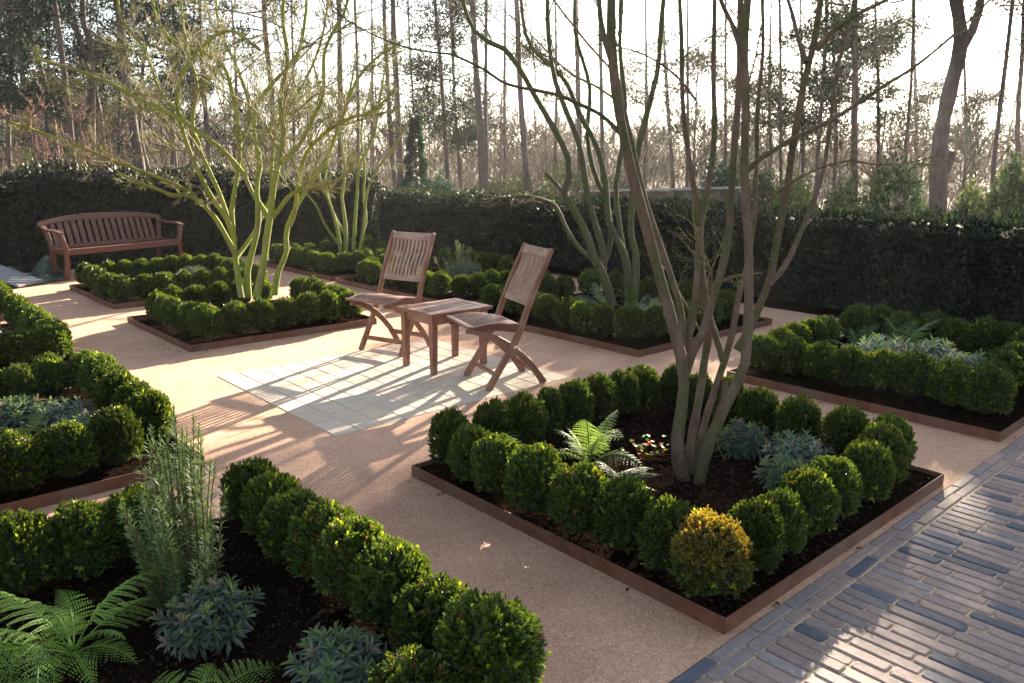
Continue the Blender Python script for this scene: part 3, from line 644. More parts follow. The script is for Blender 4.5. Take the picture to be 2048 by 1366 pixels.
# ------------------------------------------------------------------ wooden chairs and table
def chair(name, loc, rz, label):
    t = empty(name, loc, rz); tag(t, label, 'chair', 'slatted folding garden chairs')
    W = .435; yh = W/2-.013
    post = [(0, 0), (-.055, .09), (-.125, .20), (-.195, .315), (-.245, .42), (-.285, .53), (-.345, .68), (-.405, .81), (-.462, .935)]
    post = [(x, z) for x, z in post]
    for s in (-1, 1):
        mb = MB(); P = [(x, s*yh, z) for x, z in post]; plank(mb, P, (0, 1, 0), .026, [.05, .047, .045, .047, .045, .042, .04, .038, .036]); mb.build('back_post', M['teak'], t, bevel=.006)
        mb = MB(); Q = [(-.435, 0), (-.395, .06), (-.33, .145), (-.25, .225), (-.17, .29), (-.07, .35), (.04, .395), (.105, .41)]
        plank(mb, [(x, s*(yh-.03), z) for x, z in Q], (0, 1, 0), .024, [.05, .046, .044, .046, .05, .045, .04, .034]); mb.build('rear_leg', M['teak'], t, bevel=.006)
        V, F = tubes(np.array([[(-.195, s*(yh+.015), .285), (-.195, s*(yh+.019), .285), (-.195, s*(yh+.0195), .285)]]), np.array([[.011, .009, .0005]]), 14)
        o = build('bolt', V, F, M['steel'], t, smooth=True)
    mb = MB(); plank(mb, [(-.06, -yh, .10), (-.06, yh, .10)], (.45, 0, .9), .036, .018); mb.build('front_stretcher', M['teak'], t, bevel=.003)
    mb = MB(); plank(mb, [(-.365, -yh+.03, .10), (-.365, yh-.03, .10)], (-.55, 0, .83), .036, .018); mb.build('rear_stretcher', M['teak'], t, bevel=.003)
    # seat: curved side rails with slats between a front and a rear board
    def sz(x): u = (x+.235)/.375; return .436+.012*math.cos(u*math.pi*1.6-2.4)+.012*u
    xs = np.linspace(-.235, .14, 12); mb = MB()
    for s in (-1, 1):
        plank(mb, [(x, s*(yh-.038-.0*x), sz(x)-.030) for x in xs], (0, 1, 0), .022, [.046]*9+[.044, .036, .022])
    def slat(y0, w, x0, x1, n=9, t=.014, dz=0.):
        X = np.linspace(x0, x1, n); plank(mb, [(x, y0, sz(x)+dz) for x in X], (0, 1, 0), w, t)
    fw_ = .44; bw = .37
    X = np.linspace(.092, .142, 3); V = []
    plank(mb, [(.118, -fw_/2, sz(.118)+.001), (.118, fw_/2, sz(.118)+.001)], (1, 0, .1), .052, .018)
    # rear board with its hand slot
    for s in (-1, 1): plank(mb, [(-.2, s*.055, sz(-.2)+.001), (-.2, s*bw/2, sz(-.2)+.001)], (1, 0, .1), .07, .018)
    plank(mb, [(-.1765, -.055, sz(-.18)+.001), (-.1765, .055, sz(-.18)+.001)], (1, 0, .1), .023, .018)
    plank(mb, [(-.2235, -.055, sz(-.22)+.001), (-.2235, .055, sz(-.22)+.001)], (1, 0, .1), .023, .018)
    n = 11
    for i in range(n):
        u = (i-(n-1)/2)/((n-1)/2); X = np.linspace(-.164, .091, 9)
        plank(mb, [(x, u*(.175+(x+.164)*.06), sz(x)) for x in X], (0, 1, 0), .0185, .013)
    for s in (-1, 1): X = np.linspace(-.164, .091, 9); plank(mb, [(x, s*(.2+(x+.164)*.04), sz(x)-.0005) for x in X], (0, 1, 0), .022, .016)
    mb.build('seat', M['teak_top'], t, bevel=.003)
    # backrest
    mb = MB()
    def px(z): 
        zz = [p[1] for p in post]; xx = [p[0] for p in post]; return float(np.interp(z, zz, xx))
    def bp(z, y, d=0.): return (px(z)+d, y, z)
    plank(mb, [bp(.9, -yh+.013), bp(.9, yh-.013)], (px(.93)-px(.87), 0, .06), .062, .022)
    plank(mb, [bp(.575, -yh+.013), bp(.575, yh-.013)], (px(.6)-px(.55), 0, .05), .046, .02)
    zs = np.linspace(.597, .871, 8); n = 10
    for i in range(n):
        y = (i-(n-1)/2)*(W-.08)/(n-1)*.985
        plank(mb, [bp(z, y, -.010*math.sin((z-.597)/.274*math.pi)+.005*math.sin((z-.597)/.274*math.pi*2)) for z in zs], (0, 1, 0), .0215, .011)
    mb.build('backrest', M['teak_grey'], t, bevel=.0025)
    return t
f2 = np.array([-.95, .31]); chair('garden_chair', (3.349, 4.062, .004), math.atan2(.31, -.95), 'right-hand slatted teak folding chair seen from its side, standing on the paving')
chair('garden_chair', (3.322, 5.235, .004), math.atan2(-.296, -.955), 'left-hand slatted teak folding chair facing the camera behind the small table')

t = empty('side_table', (3.497, 4.615, .004), .0); tag(t, 'small square teak slatted table standing between the two chairs', 'table')
tw, td, th = .565, .445, .452
mb = MB()
fr = .062
box(mb, (-tw/2+fr/2, 0, th-.012), (fr, td, .024)); box(mb, (tw/2-fr/2, 0, th-.012), (fr, td, .024))
box(mb, (0, -td/2+fr/2, th-.012), (tw-2*fr-.002, fr, .0235)); box(mb, (0, td/2-fr/2, th-.012), (tw-2*fr-.002, fr, .0235))
ns = 5; iw = td-2*fr
for i in range(ns): box(mb, (0, -iw/2+iw*(i+.5)/ns, th-.0125), (tw-2*fr-.002, iw/ns-.012, .021))
mb.build('table_top', M['teak_top'], t, bevel=.003)
mb = MB()
for s in (-1, 1):
    box(mb, (0, s*(td/2-.05), th-.058), (tw-.16, .018, .066)); box(mb, (s*(tw/2-.05), 0, th-.058), (.018, td-.14, .066))
mb.build('apron', M['teak'], t, bevel=.002)
for sx in (-1, 1):
    for sy in (-1, 1):
        mb = MB(); x, y = sx*(tw/2-.05), sy*(td/2-.05)
        plank(mb, [(x, y, 0), (x, y, .2), (x, y, th-.025)], (1, 0, 0), [.04, .046, .05], [.04, .046, .05]); mb.build('leg', M['teak'], t, bevel=.003)

# ------------------------------------------------------------------ bench at the back
pl, pr = gnd(131, 500, .39), gnd(358, 479, .39)
ctr = (pl+pr)/2; BW = np.linalg.norm((pr-pl)[:2]); ang = math.atan2(pr[1]-pl[1], pr[0]-pl[0])
t = empty('garden_bench', (ctr[0], ctr[1], 0), ang); tag(t, 'reddish wooden bench with arched back rail and slatted back before the dark hedge', 'bench'); t.scale = (1, .8, 1)
# local: x along width, -y towards the viewer
hw = BW/2+.0
for s in (-1, 1):
    mb = MB(); plank(mb, [(s*(hw+.02), .02, 0), (s*(hw-.0), -.005, .2), (s*(hw-.005), -.005, .38), (s*(hw+.02), .0, .5), (s*(hw+.05), .02, .60)], (1, 0, 0), .055, .05); mb.build('front_leg', M['teak_dark'], t, bevel=.005)
    mb = MB(); plank(mb, [(s*(hw-.07), .52, 0), (s*(hw-.05), .47, .38), (s*(hw-.01), .52, .62), (s*(hw+.0), .56, .66)], (1, 0, 0), .055, .05); mb.build('rear_leg', M['teak_dark'], t, bevel=.005)
    mb = MB(); plank(mb, [(s*(hw+.05), -.05, .60), (s*(hw+.055), .1, .625), (s*(hw+.04), .35, .625), (s*(hw+.01), .56, .655)], (1, 0, 0), [.06, .07, .06, .05], .024); mb.build('armrest', M['teak_dark'], t, bevel=.006)
    mb = MB(); plank(mb, [(s*(hw-.0), .0, .36), (s*(hw-.04), .47, .36)], (0, 0, 1), .07, .03); mb.build('side_rail', M['teak_dark'], t, bevel=.004)
mb = MB()
plank(mb, [(-hw+.02, -.01, .355), (hw-.02, -.01, .355)], (0, 0, 1), .075, .028)
for i in range(6): plank(mb, [(-hw+.02, .035+i*.075, .385-.006*i), (hw-.02, .035+i*.075, .385-.006*i)], (0, 1, -.05), .06, .016)
mb.build('seat', M['teak_dark'], t, bevel=.004)
mb = MB(); xs = np.linspace(-1, 1, 21)
plank(mb, [(u*(hw+.06), .60-.03*abs(u)**3, .755-.07*abs(u)**3) for u in xs], (0, .25, 1), [.055+.03*(1-u*u) for u in xs], .034); mb.build('top_rail', M['teak_dark'], t, bevel=.008)
mb = MB(); n = 16
for i in range(n):
    u = (i-(n-1)/2)/((n-1)/2); x = u*(hw-.13); zt = .735-.07*abs(x/(hw+.06))**3
    plank(mb, [(x, .47, .40), (x, .535, .58), (x, .59, zt)], (1, 0, 0), .062, .016)
plank(mb, [(-hw+.02, .46, .395), (hw-.02, .46, .395)], (0, .2, 1), .05, .026)
mb.build('back_slats', M['teak_dark'], t, bevel=.003)

# board lying on a tarpaulin at the left edge
a = gnd(76, 570); b_ = at(-45, 522, dep(a)+.05)
dv = unit((b_-a)); nn = np.array([-dv[1], dv[0], 0]); nn /= np.linalg.norm(nn)
mb = MB(); mid = (a+b_)/2+nn*.0
plank(mb, [a+[0, 0, .03]+nn*.10, a*.5+b_*.5+nn*.10+[0, 0, .012], b_+nn*.10], nn, .42, .028)
o = mb.build('board', M['board'], bevel=.002); tag(o, 'pale flat board leaning on the dark tarpaulin at the left edge', 'board')
r = np.random.default_rng(8); nx, ny = 46, 30
A = gnd(128, 562); B = gnd(-120, 600); Cc = gnd(120, 553)
u = np.linspace(0, 1, nx); v = np.linspace(0, 1, ny); U_, V_ = np.meshgrid(u, v)
e1 = (B-A); e2 = np.array([.25, 1., 0])*1.0
P = A+U_[..., None]*e1+V_[..., None]*e2
Z = .05*np.abs(np.sin(U_*19+V_*7+2*np.sin(V_*9)))*np.abs(np.cos(V_*11+U_*5))+.10*np.exp(-((U_-.1)/.14)**2)*np.abs(np.sin(V_*5+U_*16+1))+.14*np.exp(-((V_-.8)/.25)**2)*np.abs(np.sin(U_*9))
edge = np.minimum(np.minimum(U_, 1-U_), np.minimum(V_, 1-V_))*8; P[..., 2] = .006+Z*np.clip(edge, .1, 1)
P[..., 0] += .03*np.sin(V_*17)*(U_ < .1); i = (np.arange(ny-1)[:, None]*nx+np.arange(nx-1)).ravel()
o = build('tarpaulin', P.reshape(-1, 3), np.stack([i, i+1, i+nx+1, i+nx], 1), M['tarp'], smooth=False)
tag(o, 'crumpled dark green tarpaulin on the gravel left of the bench', 'tarpaulin')

# ------------------------------------------------------------------ yew hedges
def hedge(name, p0, p1, thick, zf, label, n, seed, shag=.0):
    r = np.random.default_rng(seed); p0 = np.array(p0, float); p1 = np.array(p1, float); L = np.linalg.norm(p1-p0); D = (p1-p0)/L; Nn = np.array([-D[1], D[0]])
    # core
    K = int(L/.12); s = np.linspace(0, L, K); prof = [(-.5, 0), (-.5, .55), (-.47, .93), (-.2, 1.), (.2, 1.), (.47, .93), (.5, .55), (.5, 0)]
    V = []
    wob = lambda s_, h: .05*np.sin(s_*13+h*3+seed+np.sin(s_*3.1)*2)+.05*np.sin(s_*4.3+h*5+seed)+.03*np.sin(s_*29+h*9)
    for si in s:
        for a, h in prof:
            z = (zf(si)-.05)*h; off = a*(thick-.12)+np.sign(a)*wob(si, h)*.6
            q = p0+D*si+Nn*off; V.append((*q, z))
    m = len(prof); F = [(i*m+j, i*m+m+j, i*m+m+j+1, i*m+j+1) for i in range(K-1) for j in range(m-1)]
    F2 = [tuple(range(m)), tuple((K-1)*m+np.arange(m)[::-1])]
    # leaf sprays: 60% camera face, 25% top, rest back
    k = n; s_ = r.uniform(0, L, k); w = r.random(k); topz = np.array([zf(a) for a in s_])
    face = w < .62; top = (w >= .62) & (w < .9)
    side = np.where(face, 1., -1.)
    h = np.where(top, 1., r.uniform(.02, 1., k)**.8); a = np.where(top, r.uniform(-.5, .5, k), .5*side)
    off = a*thick+np.where(top, 0, side*(wob(s_, h)*.6-.02))+r.normal(0, .022, k)
    rnd = np.clip(h-.9, 0, .1)*.8; off = np.where(top, off, off-side*rnd)
    P = np.c_[(p0+D*s_[:, None]+Nn*off[:, None]), topz*h+np.where(top, r.normal(0, .012+shag, k)+.5*wob(s_, a), 0)]
    out = np.where(top[:, None], np.array([0, 0, 1.]), np.c_[Nn*side[:, None], np.zeros(k)])
    ax = unit(out*r.uniform(.2, 1, k)[:, None]+np.array([0, 0, .5])+r.normal(0, .5, (k, 3)))
    nr = unit(out+r.normal(0, .5, (k, 3)))
    ll = r.uniform(.03, .075, k)*(1+shag*8); Vl, Fl = leaf4(P, ax, nr, ll, ll*.34, .3, .5)
    c = np.array((.006, .012, .0055))*r.uniform(.5, 1.8, k)[:, None]; new = r.random(k) < np.where(top, .3, .04)  # lighter sprays, mostly on top: backlit sparkle put into the leaf colour
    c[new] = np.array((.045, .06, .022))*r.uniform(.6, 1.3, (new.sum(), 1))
    nv = len(V); VV = np.concatenate([np.array(V), Vl])
    Fq = np.array(F); mi = np.r_[np.ones(len(Fq)), np.zeros(len(Fl)), np.ones(2)]
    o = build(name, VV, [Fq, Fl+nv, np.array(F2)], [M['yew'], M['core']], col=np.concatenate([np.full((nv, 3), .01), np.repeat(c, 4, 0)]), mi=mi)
    tag(o, label, 'hedge', 'yew hedges round the garden'); return o
hedge('yew_hedge', (8.35, 2.72), (8.35, 12.5), .8, lambda s: .965+.018*math.sin(s*2.1)+.012*math.sin(s*6.7), 'long dark clipped yew hedge across the back of the garden', 52000, 1)
hedge('yew_hedge', (8.36, -2.5), (8.36, 2.74), .85, lambda s: .985+.015*math.sin(s*3.1+1), 'dark clipped yew hedge at the right edge beyond the gap', 26000, 2)
hedge('yew_hedge', (8.0, 12.95), (-3.5, 12.95), .9, lambda s: 1.27+.05*math.sin(s*2.9)+.045*math.sin(s*7.3+1)+(.05 if s > 3 else 0)-.12*math.exp(-((s-1.)/1.)**2), 'shaggy untrimmed yew hedge behind the bench', 42000, 3, .012)

# ------------------------------------------------------------------ trees
def smoothpath(P, k):
    P = np.asarray(P, float); t = np.concatenate([[0], np.cumsum(np.linalg.norm(np.diff(P, axis=0), axis=1))]); t /= t[-1]
    T = np.gradient(P, t, axis=0); q = np.linspace(0, 1, k); j = np.clip(np.searchsorted(t, q, side='right')-1, 0, len(t)-2)
    h = (t[j+1]-t[j]); s = ((q-t[j])/h)[:, None]; h = h[:, None]
    return ((2*s**3-3*s**2+1)*P[j]+(s**3-2*s**2+s)*h*T[j]+(-2*s**3+3*s**2)*P[j+1]+(s**3-s**2)*h*T[j+1]), t, q
def spawn(P, r0, L, nch, lf, ang, K=6, t0=.2, t1=.98, trop=.25, wig=.12, rf=.5, rmin=.0012, rng=R, keepout=None):
    """children for parents P (N,K0,3) radii r0 (N,K0) lengths L (N)"""
    N_, K0, _ = P.shape; idx = np.repeat(np.arange(N_), nch); n = len(idx)
    t = rng.uniform(t0, t1, n); f = t*(K0-1); j = np.clip(f.astype(int), 0, K0-2); s = (f-j)[:, None]
    b = P[idx, j]*(1-s)+P[idx, j+1]*s; T = unit(P[idx, j+1]-P[idx, j]); rb = r0[idx, j]*(1-s[:, 0])+r0[idx, j+1]*s[:, 0]
    u = unit(np.cross(T, rng.normal(size=(n, 3)))); a = ang*rng.uniform(.65, 1.3, n)
    d = unit(T*np.cos(a)[:, None]+u*np.sin(a)[:, None])
    ll = L[idx]*lf*rng.uniform(.55, 1.25, n)*(1.1-.6*t); ds = ll/(K-1)
    pts = [b]; nz = rng.normal(0, wig, (n, 3))
    for i in range(K-1):
        nz = nz*.5+rng.normal(0, wig, (n, 3)); d = unit(d+nz+np.array([0, 0, trop/K*1.3])); pts.append(pts[-1]+d*ds[:, None])
    Pc = np.stack(pts, 1); rr = np.maximum(rb*rf*rng.uniform(.7, 1.1, n), rmin)[:, None]*np.linspace(1, .4, K)
    return Pc, np.maximum(rr, rmin*.6), ll
def resamp(stems, K):  # list of (pts, radii) -> arrays
    PP = []; RR = []; LL = []
    for P, r in stems:
        q, t, s = smoothpath(P, K); PP.append(q); RR.append(np.interp(s, t, r)); LL.append(np.linalg.norm(np.diff(q, axis=0), axis=1).sum())
    return np.array(PP), np.array(RR), np.array(LL)
def multistem(name, stems, loc, label, mt, mtw, seed, levels, K=26, buds=None, group='multi-stem trees in the beds'):
    rng = np.random.default_rng(seed); t = empty(name, loc); tag(t, label, 'tree', group); off = np.array(loc, float)
    P, r, L = resamp(stems, K)
    rk = r*(1+.05*np.sin(np.arange(K)*1.3)[None]+rng.normal(0, .025, r.shape)); 
    V, F = tubes(P-off, rk, 12); build('stems', V, F, mt, t, smooth=True)
    cur = (P, r, L); allV = []; allF = []; n0 = 0; ends = []
    for lv in levels:
        c = spawn(*cur, rng=rng, **lv['a'])
        V, F = tubes(c[0]-off, c[1], lv.get('n', 4)); allV.append(V); allF.append(F+n0); n0 += len(V)
        if lv.get('merge'): 
            cur = c
        else: cur = c
        ends.append(c)
        print(name, len(c[0]))
    fa = np.concatenate(allF); build('branches', np.concatenate(allV), fa, [mtw, M['twig_buff'] if mtw.name.startswith('twig_bark_green') else mtw], t, smooth=True, mi=(np.arange(len(fa)) >= len(fa)-len(allF[-1])).astype(int))
    if buds is not None:
        e = ends[-1][0]; n = len(e); ld = unit(e[:, -1]-e[:, -2]); V, F = leaf4(e[:, -1]-off, ld, rng.normal(size=(n, 3)), rng.uniform(.012, .024, n), .006, .5, .4)
        build('buds', V, F, M['fern'], t, col=np.tile(buds, (len(V), 1)))
    return t
def S(pts, d0, d1, r0, r1, kz=None):
    """stem given by sighted points, depth going from d0 (first) to d1 (last)"""
    ys = np.array([p[1] for p in pts], float); u = np.clip((ys[0]-ys)/(max(ys[0]-ys.min(), 1)), 0, 1)
    if kz == 'len': u = np.linspace(0, 1, len(pts))
    P = [at(x, y, d0+(d1-d0)*uu) for (x, y), uu in zip(pts, u)]
    q = np.linspace(0, 1, len(pts)); return np.array(P), r0+(r1-r0)*q
def ext(st, up, r_end, sidev=(0, 0, 0)):      # let a stem run on above the frame
    P, r = st; d = unit(P[-1]-P[-2]+np.array(sidev)); P2 = [P[-1]+d*up*.5+np.array([0, 0, .1*up]), P[-1]+d*up+np.array([0, 0, .3*up])]
    return np.concatenate([P, P2]), np.concatenate([r, [(r[-1]+r_end)/2, r_end]])
# -- big near tree
b = gnd(1378, 972); d = dep(b); m_ = d/FPX
RPS = .57; RPA = .3
def rp(px): return (px*RPS+RPA)*m_
near = [
 ext(S([(1372,975),(1353,905),(1358,850),(1368,780),(1364,725),(1343,640),(1316,540),(1286,430),(1262,340),(1241,240),(1228,150),(1222,60),(1223,-20)], d, d-.25, rp(22), rp(14)), 1.4, .006),
 ext(S([(1362,735),(1366,662),(1361,616),(1343,556),(1316,480),(1293,410),(1270,320),(1250,230),(1222,120),(1206,68),(1196,-20)], d+.04, d+.25, rp(12), rp(9)), 1.2, .006),
 ext(S([(1369,722),(1378,662),(1388,616),(1394,560),(1396,498),(1399,444),(1382,342),(1368,239),(1362,51),(1358,-20)], d+.05, d+.4, rp(14), rp(7)), 1.2, .006),
 ext(S([(1399,450),(1416,376),(1428,290),(1427,154),(1430,-20)], d+.15, d+.5, rp(12), rp(8)), 1.2, .006),
 ext(S([(1371,748),(1385,705),(1410,655),(1425,600),(1442,545),(1456,480),(1463,380),(1468,308),(1478,171),(1481,-20)], d-.02, d-.1, rp(16), rp(10)), 1.3, .006),
 S([(1382,968),(1380,900),(1392,830),(1400,783),(1409,722),(1416,677),(1414,620),(1404,540),(1400,480),(1404,430),(1416,376)], d+.06, d+.3, rp(16), rp(11)),
 S([(1446,722),(1434,680),(1420,635),(1410,590),(1404,545)], d+.1, d+.18, rp(11), rp(10)),
 ext(S([(1388,970),(1402,873),(1426,790),(1449,722),(1464,670),(1473,620),(1480,580),(1496,520),(1508,444),(1513,342),(1515,222),(1526,103),(1524,-20)], d+.12, d+.55, rp(14), rp(6)), 1.2, .005),
 S([(1450,760),(1447,790),(1430,850),(1405,905),(1396,968)], d+.2, d+.12, rp(12), rp(13)),
 ext(S([(1396,972),(1418,885),(1436,843),(1466,783),(1488,735),(1495,662),(1498,571),(1496,467),(1489,342),(1492,205),(1488,103),(1497,-20)], d-.05, d-.3, rp(20), rp(12)), 1.4, .006),
 ext(S([(1473,700),(1495,668),(1517,616),(1540,556),(1554,480),(1574,376),(1594,239),(1611,154),(1628,85),(1644,-20)], d+.1, d-.35, rp(15), rp(9)), 1.3, .006),
 ext(S([(1537,571),(1565,540),(1595,480),(1612,440),(1642,359),(1662,239),(1676,137),(1703,34),(1715,-20)], d, d+.35, rp(10), rp(5)), .9, .004),
 ext(S([(1492,345),(1520,318),(1553,297),(1600,270),(1638,253),(1680,230),(1724,202),(1770,170),(1809,147)], d-.15, d-.3, rp(9), rp(5), 'len'), .45, .003),
 ext(S([(1240,267),(1205,232),(1158,208),(1115,190),(1073,181),(1040,175),(1005,164),(970,140),(936,123),(900,108),(875,106),(817,96)], d-.15, d-.55, rp(7), rp(2.2), 'len'), .3, .002),
 ext(S([(1481,99),(1465,50),(1444,7),(1436,-20)], d-.1, d, rp(9), rp(6)), .8, .003),
 ext(S([(1613,125),(1600,90),(1585,30),(1570,-20)], d-.3, d-.1, rp(8), rp(5)), .7, .003),
 ext(S([(1632,100),(1665,65),(1700,38),(1772,0),(1850,-40)], d-.3, d-.5, rp(9), rp(4), 'len'), .5, .003),
 ext(S([(1500,440),(1555,385),(1620,345),(1700,322),(1760,330)], d-.2, d-.5, rp(5), rp(2), 'len'), .2, .002),
 ext(S([(1392,200),(1350,150),(1290,110),(1230,90)], d+.3, d+.6, rp(5), rp(2), 'len'), .3, .002),
]
multistem('multi_stem_tree', near, (b[0], b[1], 0), 'big bare multi-stem tree with brown and green bark in the near bed', M['bark_near'], M['twig'], 4,
 [dict(a=dict(nch=10, lf=.40, ang=.85, K=9, t0=.44, trop=.3, wig=.08, rf=.3, rmin=.003), n=5),
  dict(a=dict(nch=4, lf=.5, ang=.75, K=7, t0=.2, trop=.2, wig=.11, rf=.55, rmin=.0017), n=4),
  dict(a=dict(nch=5, lf=.6, ang=.7, K=5, t0=.15, trop=.25, wig=.10, rf=.6, rmin=.0012), n=3)], K=34)
# -- sunlit green tree
RPS = .48; RPA = 1.3
b = gnd(512, 592); b = np.array([3.05, 6.95, 0]); d = dep(b); m_ = d/FPX
G = [
 S([(483,596),(474,540),(469,500),(466,460),(463,420),(470,380),(478,325),(475,239),(458,161),(447,130),(400,103),(342,79),(308,20),(300,-30)], d, d+.2, rp(10), rp(3)),
 S([(470,480),(455,440),(424,396),(405,360),(393,335),(375,290),(362,253),(355,178),(386,113),(461,61),(520,100)], d+.05, d-.4, rp(9), rp(3), 'len'),
 S([(472,510),(455,478),(417,420),(376,390),(342,390),(318,379),(273,363),(235,345)], d-.05, d-.7, rp(9), rp(2.5), 'len'),
 S([(464,470),(444,400),(420,345),(400,300),(385,240),(395,180),(372,90),(360,-10)], d+.1, d+.5, rp(8), rp(3), 'len'),
 S([(485,345),(450,305),(410,273),(349,232),(291,205),(222,167),(164,144),(120,130),(68,116)], d, d-.9, rp(8), rp(2), 'len'),
 S([(385,388),(359,373),(291,345),(219,318),(137,284),(68,260),(17,243)], d-.2, d-1.1, rp(5), rp(1.6), 'len'),
 S([(497,596),(495,540),(505,500),(513,468),(517,420),(513,376),(520,325),(509,273),(513,212),(547,164),(590,120),(610,40),(615,-30)], d+.1, d+.1, rp(12), rp(3.5)),
 S([(513,594),(528,520),(537,451),(540,437),(547,376),(560,308),(567,267),(560,205),(575,120),(565,30),(570,-30)], d, d-.3, rp(13), rp(4)),
 S([(539,440),(555,422),(578,393),(600,380),(640,372),(690,350),(720,310)], d, d-.6, rp(8), rp(2), 'len'),
 S([(538,440),(525,415),(509,393),(489,349),(478,300),(500,240),(480,150),(440,60),(430,-20)], d, d+.6, rp(9), rp(3), 'len'),
 S([(550,590),(556,545),(574,500),(572,468),(591,417),(615,376),(649,325),(670,273),(690,222),(720,150),(760,110),(800,85)], d+.15, d+.5, rp(10), rp(2.5)),
 S([(580,450),(588,427),(598,359),(612,308),(649,267),(700,236),(740,225),(790,180)], d+.1, d-.3, rp(8), rp(2.5), 'len'),
 S([(472,518),(484,500),(505,470),(520,440),(540,400),(543,345),(560,240),(600,180),(640,90),(660,-20)], d, d+.9, rp(7), rp(2.5), 'len'),
 S([(556,330),(590,300),(625,240),(645,190),(650,100),(690,20),(700,-20)], d-.1, d-.6, rp(7), rp(2.5), 'len'),
 S([(400,290),(370,240),(320,180),(290,100),(240,30),(235,-20)], d+.2, d-.2, rp(5), rp(2), 'len'),
]
multistem('multi_stem_tree', G, (b[0], b[1], 0), 'bare multi-stem tree with glowing yellow-green sunlit bark in the left centre', M['bark_green'], M['twig_green'], 9,
 [dict(a=dict(nch=9, lf=.36, ang=.75, K=8, t0=.3, trop=.3, wig=.13, rf=.5, rmin=.005), n=4),
  dict(a=dict(nch=8, lf=.5, ang=.75, K=6, t0=.15, trop=.2, wig=.10, rf=.55, rmin=.0042), n=3),
  dict(a=dict(nch=11, lf=.55, ang=.65, K=5, t0=.1, trop=.35, wig=.07, rf=.6, rmin=.0019), n=3)], K=26)
# -- tree behind the right chair
RPS = .62; RPA = 1.2
b = gnd(1240, 608); b = np.array([6.05, 5.0, 0]); d = dep(b); m_ = d/FPX
G = [
 ext(S([(1226,612),(1213,570),(1204,547),(1190,519),(1172,467),(1141,407),(1128,386),(1139,350),(1138,325),(1111,263),(1073,198),(1039,137),(1015,103),(953,68),(930,20),(920,-30)], d, d-.3, rp(13), rp(4)), .6, .004),
 ext(S([(1186,519),(1160,498),(1138,467),(1104,407),(1085,400),(1050,392),(1005,396)], d, d-.4, rp(7), rp(2.5), 'len'), .15, .003),
 S([(1132,392),(1112,368),(1092,347)], d-.1, d-.2, rp(5), rp(4)),
 ext(S([(1205,550),(1207,500),(1196,467),(1176,393),(1159,291),(1131,219),(1111,164),(1100,103),(1094,-20)], d+.1, d+.3, rp(10), rp(5)), 1., .006),
 ext(S([(1258,614),(1256,556),(1249,510),(1237,480),(1227,467),(1210,359),(1193,291),(1160,230),(1130,160),(1060,90),(1040,-20)], d+.05, d+.6, rp(12), rp(4)), .8, .006),
 ext(S([(1268,612),(1271,556),(1270,498),(1261,467),(1264,410),(1275,308),(1295,222),(1316,137),(1322,51),(1329,-20)], d, d-.4, rp(11), rp(5)), 1., .006),
 ext(S([(1250,530),(1240,460),(1232,380),(1245,290),(1250,200),(1240,100),(1245,-20)], d+.2, d+.6, rp(8), rp(4)), 1., .006),
 ext(S([(1213,520),(1222,470),(1215,410),(1190,350),(1175,280),(1180,180),(1150,60),(1150,-20)], d+.2, d+.8, rp(7), rp(4)), 1., .006),
]
multistem('multi_stem_tree', G, (b[0], b[1], 0), 'dark bare multi-stem tree behind the right-hand chair', M['bark_mid'], M['twig'], 12,
 [dict(a=dict(nch=8, lf=.33, ang=.8, K=8, t0=.5, trop=.3, wig=.11, rf=.4, rmin=.0035), n=4),
  dict(a=dict(nch=4, lf=.5, ang=.75, K=6, t0=.2, trop=.2, wig=.14, rf=.55, rmin=.0024), n=3),
  dict(a=dict(nch=3, lf=.5, ang=.7, K=4, t0=.2, trop=.3, wig=.15, rf=.6, rmin=.0022), n=3)], K=26)
# -- tree in the far bed
RPS = .5; RPA = 1.
b = np.array([6.1, 10.2, 0]); d = dep(b); m_ = d/FPX
G = [
 ext(S([(681,502),(675,460),(667,430),(655,395),(640,360),(625,300),(620,220)], d, d-.4, rp(6), rp(2.5)), .8, .004),
 ext(S([(680,490),(660,465),(645,440),(635,415),(600,370),(590,330)], d, d-.7, rp(4), rp(2)), .5, .004),
 ext(S([(692,504),(690,440),(684,400),(690,340),(680,260),(700,180)], d+.1, d+.3, rp(7), rp(3)), .8, .004),
 ext(S([(691,470),(672,440),(660,410),(650,360),(660,290),(640,200)], d+.1, d+.5, rp(5), rp(2.5)), .8, .004),
 ext(S([(707,500),(710,440),(714,390),(720,330),(745,280),(760,200)], d+.1, d, rp(6), rp(2.5)), .8, .004),
 ext(S([(720,500),(726,466),(729,430),(735,380),(760,330),(790,290)], d, d-.3, rp(5), rp(2)), .6, .004),
 ext(S([(724,470),(733,440),(727,400),(730,340),(722,260),(740,180)], d, d+.4, rp(4), rp(2)), .6, .004),
]
multistem('multi_stem_tree', G, (b[0], b[1], 0), 'slender bare multi-stem tree in the far bed between the sunlit tree and the left chair', M['bark_green'], M['twig_green'], 15,
 [dict(a=dict(nch=7, lf=.33, ang=.75, K=6, t0=.35, trop=.3, wig=.12, rf=.45, rmin=.005), n=4),
  dict(a=dict(nch=5, lf=.5, ang=.75, K=5, t0=.2, trop=.2, wig=.14, rf=.55, rmin=.0035), n=3),
  dict(a=dict(nch=3, lf=.5, ang=.7, K=4, t0=.2, trop=.3, wig=.15, rf=.6, rmin=.0028), n=3)], K=18)

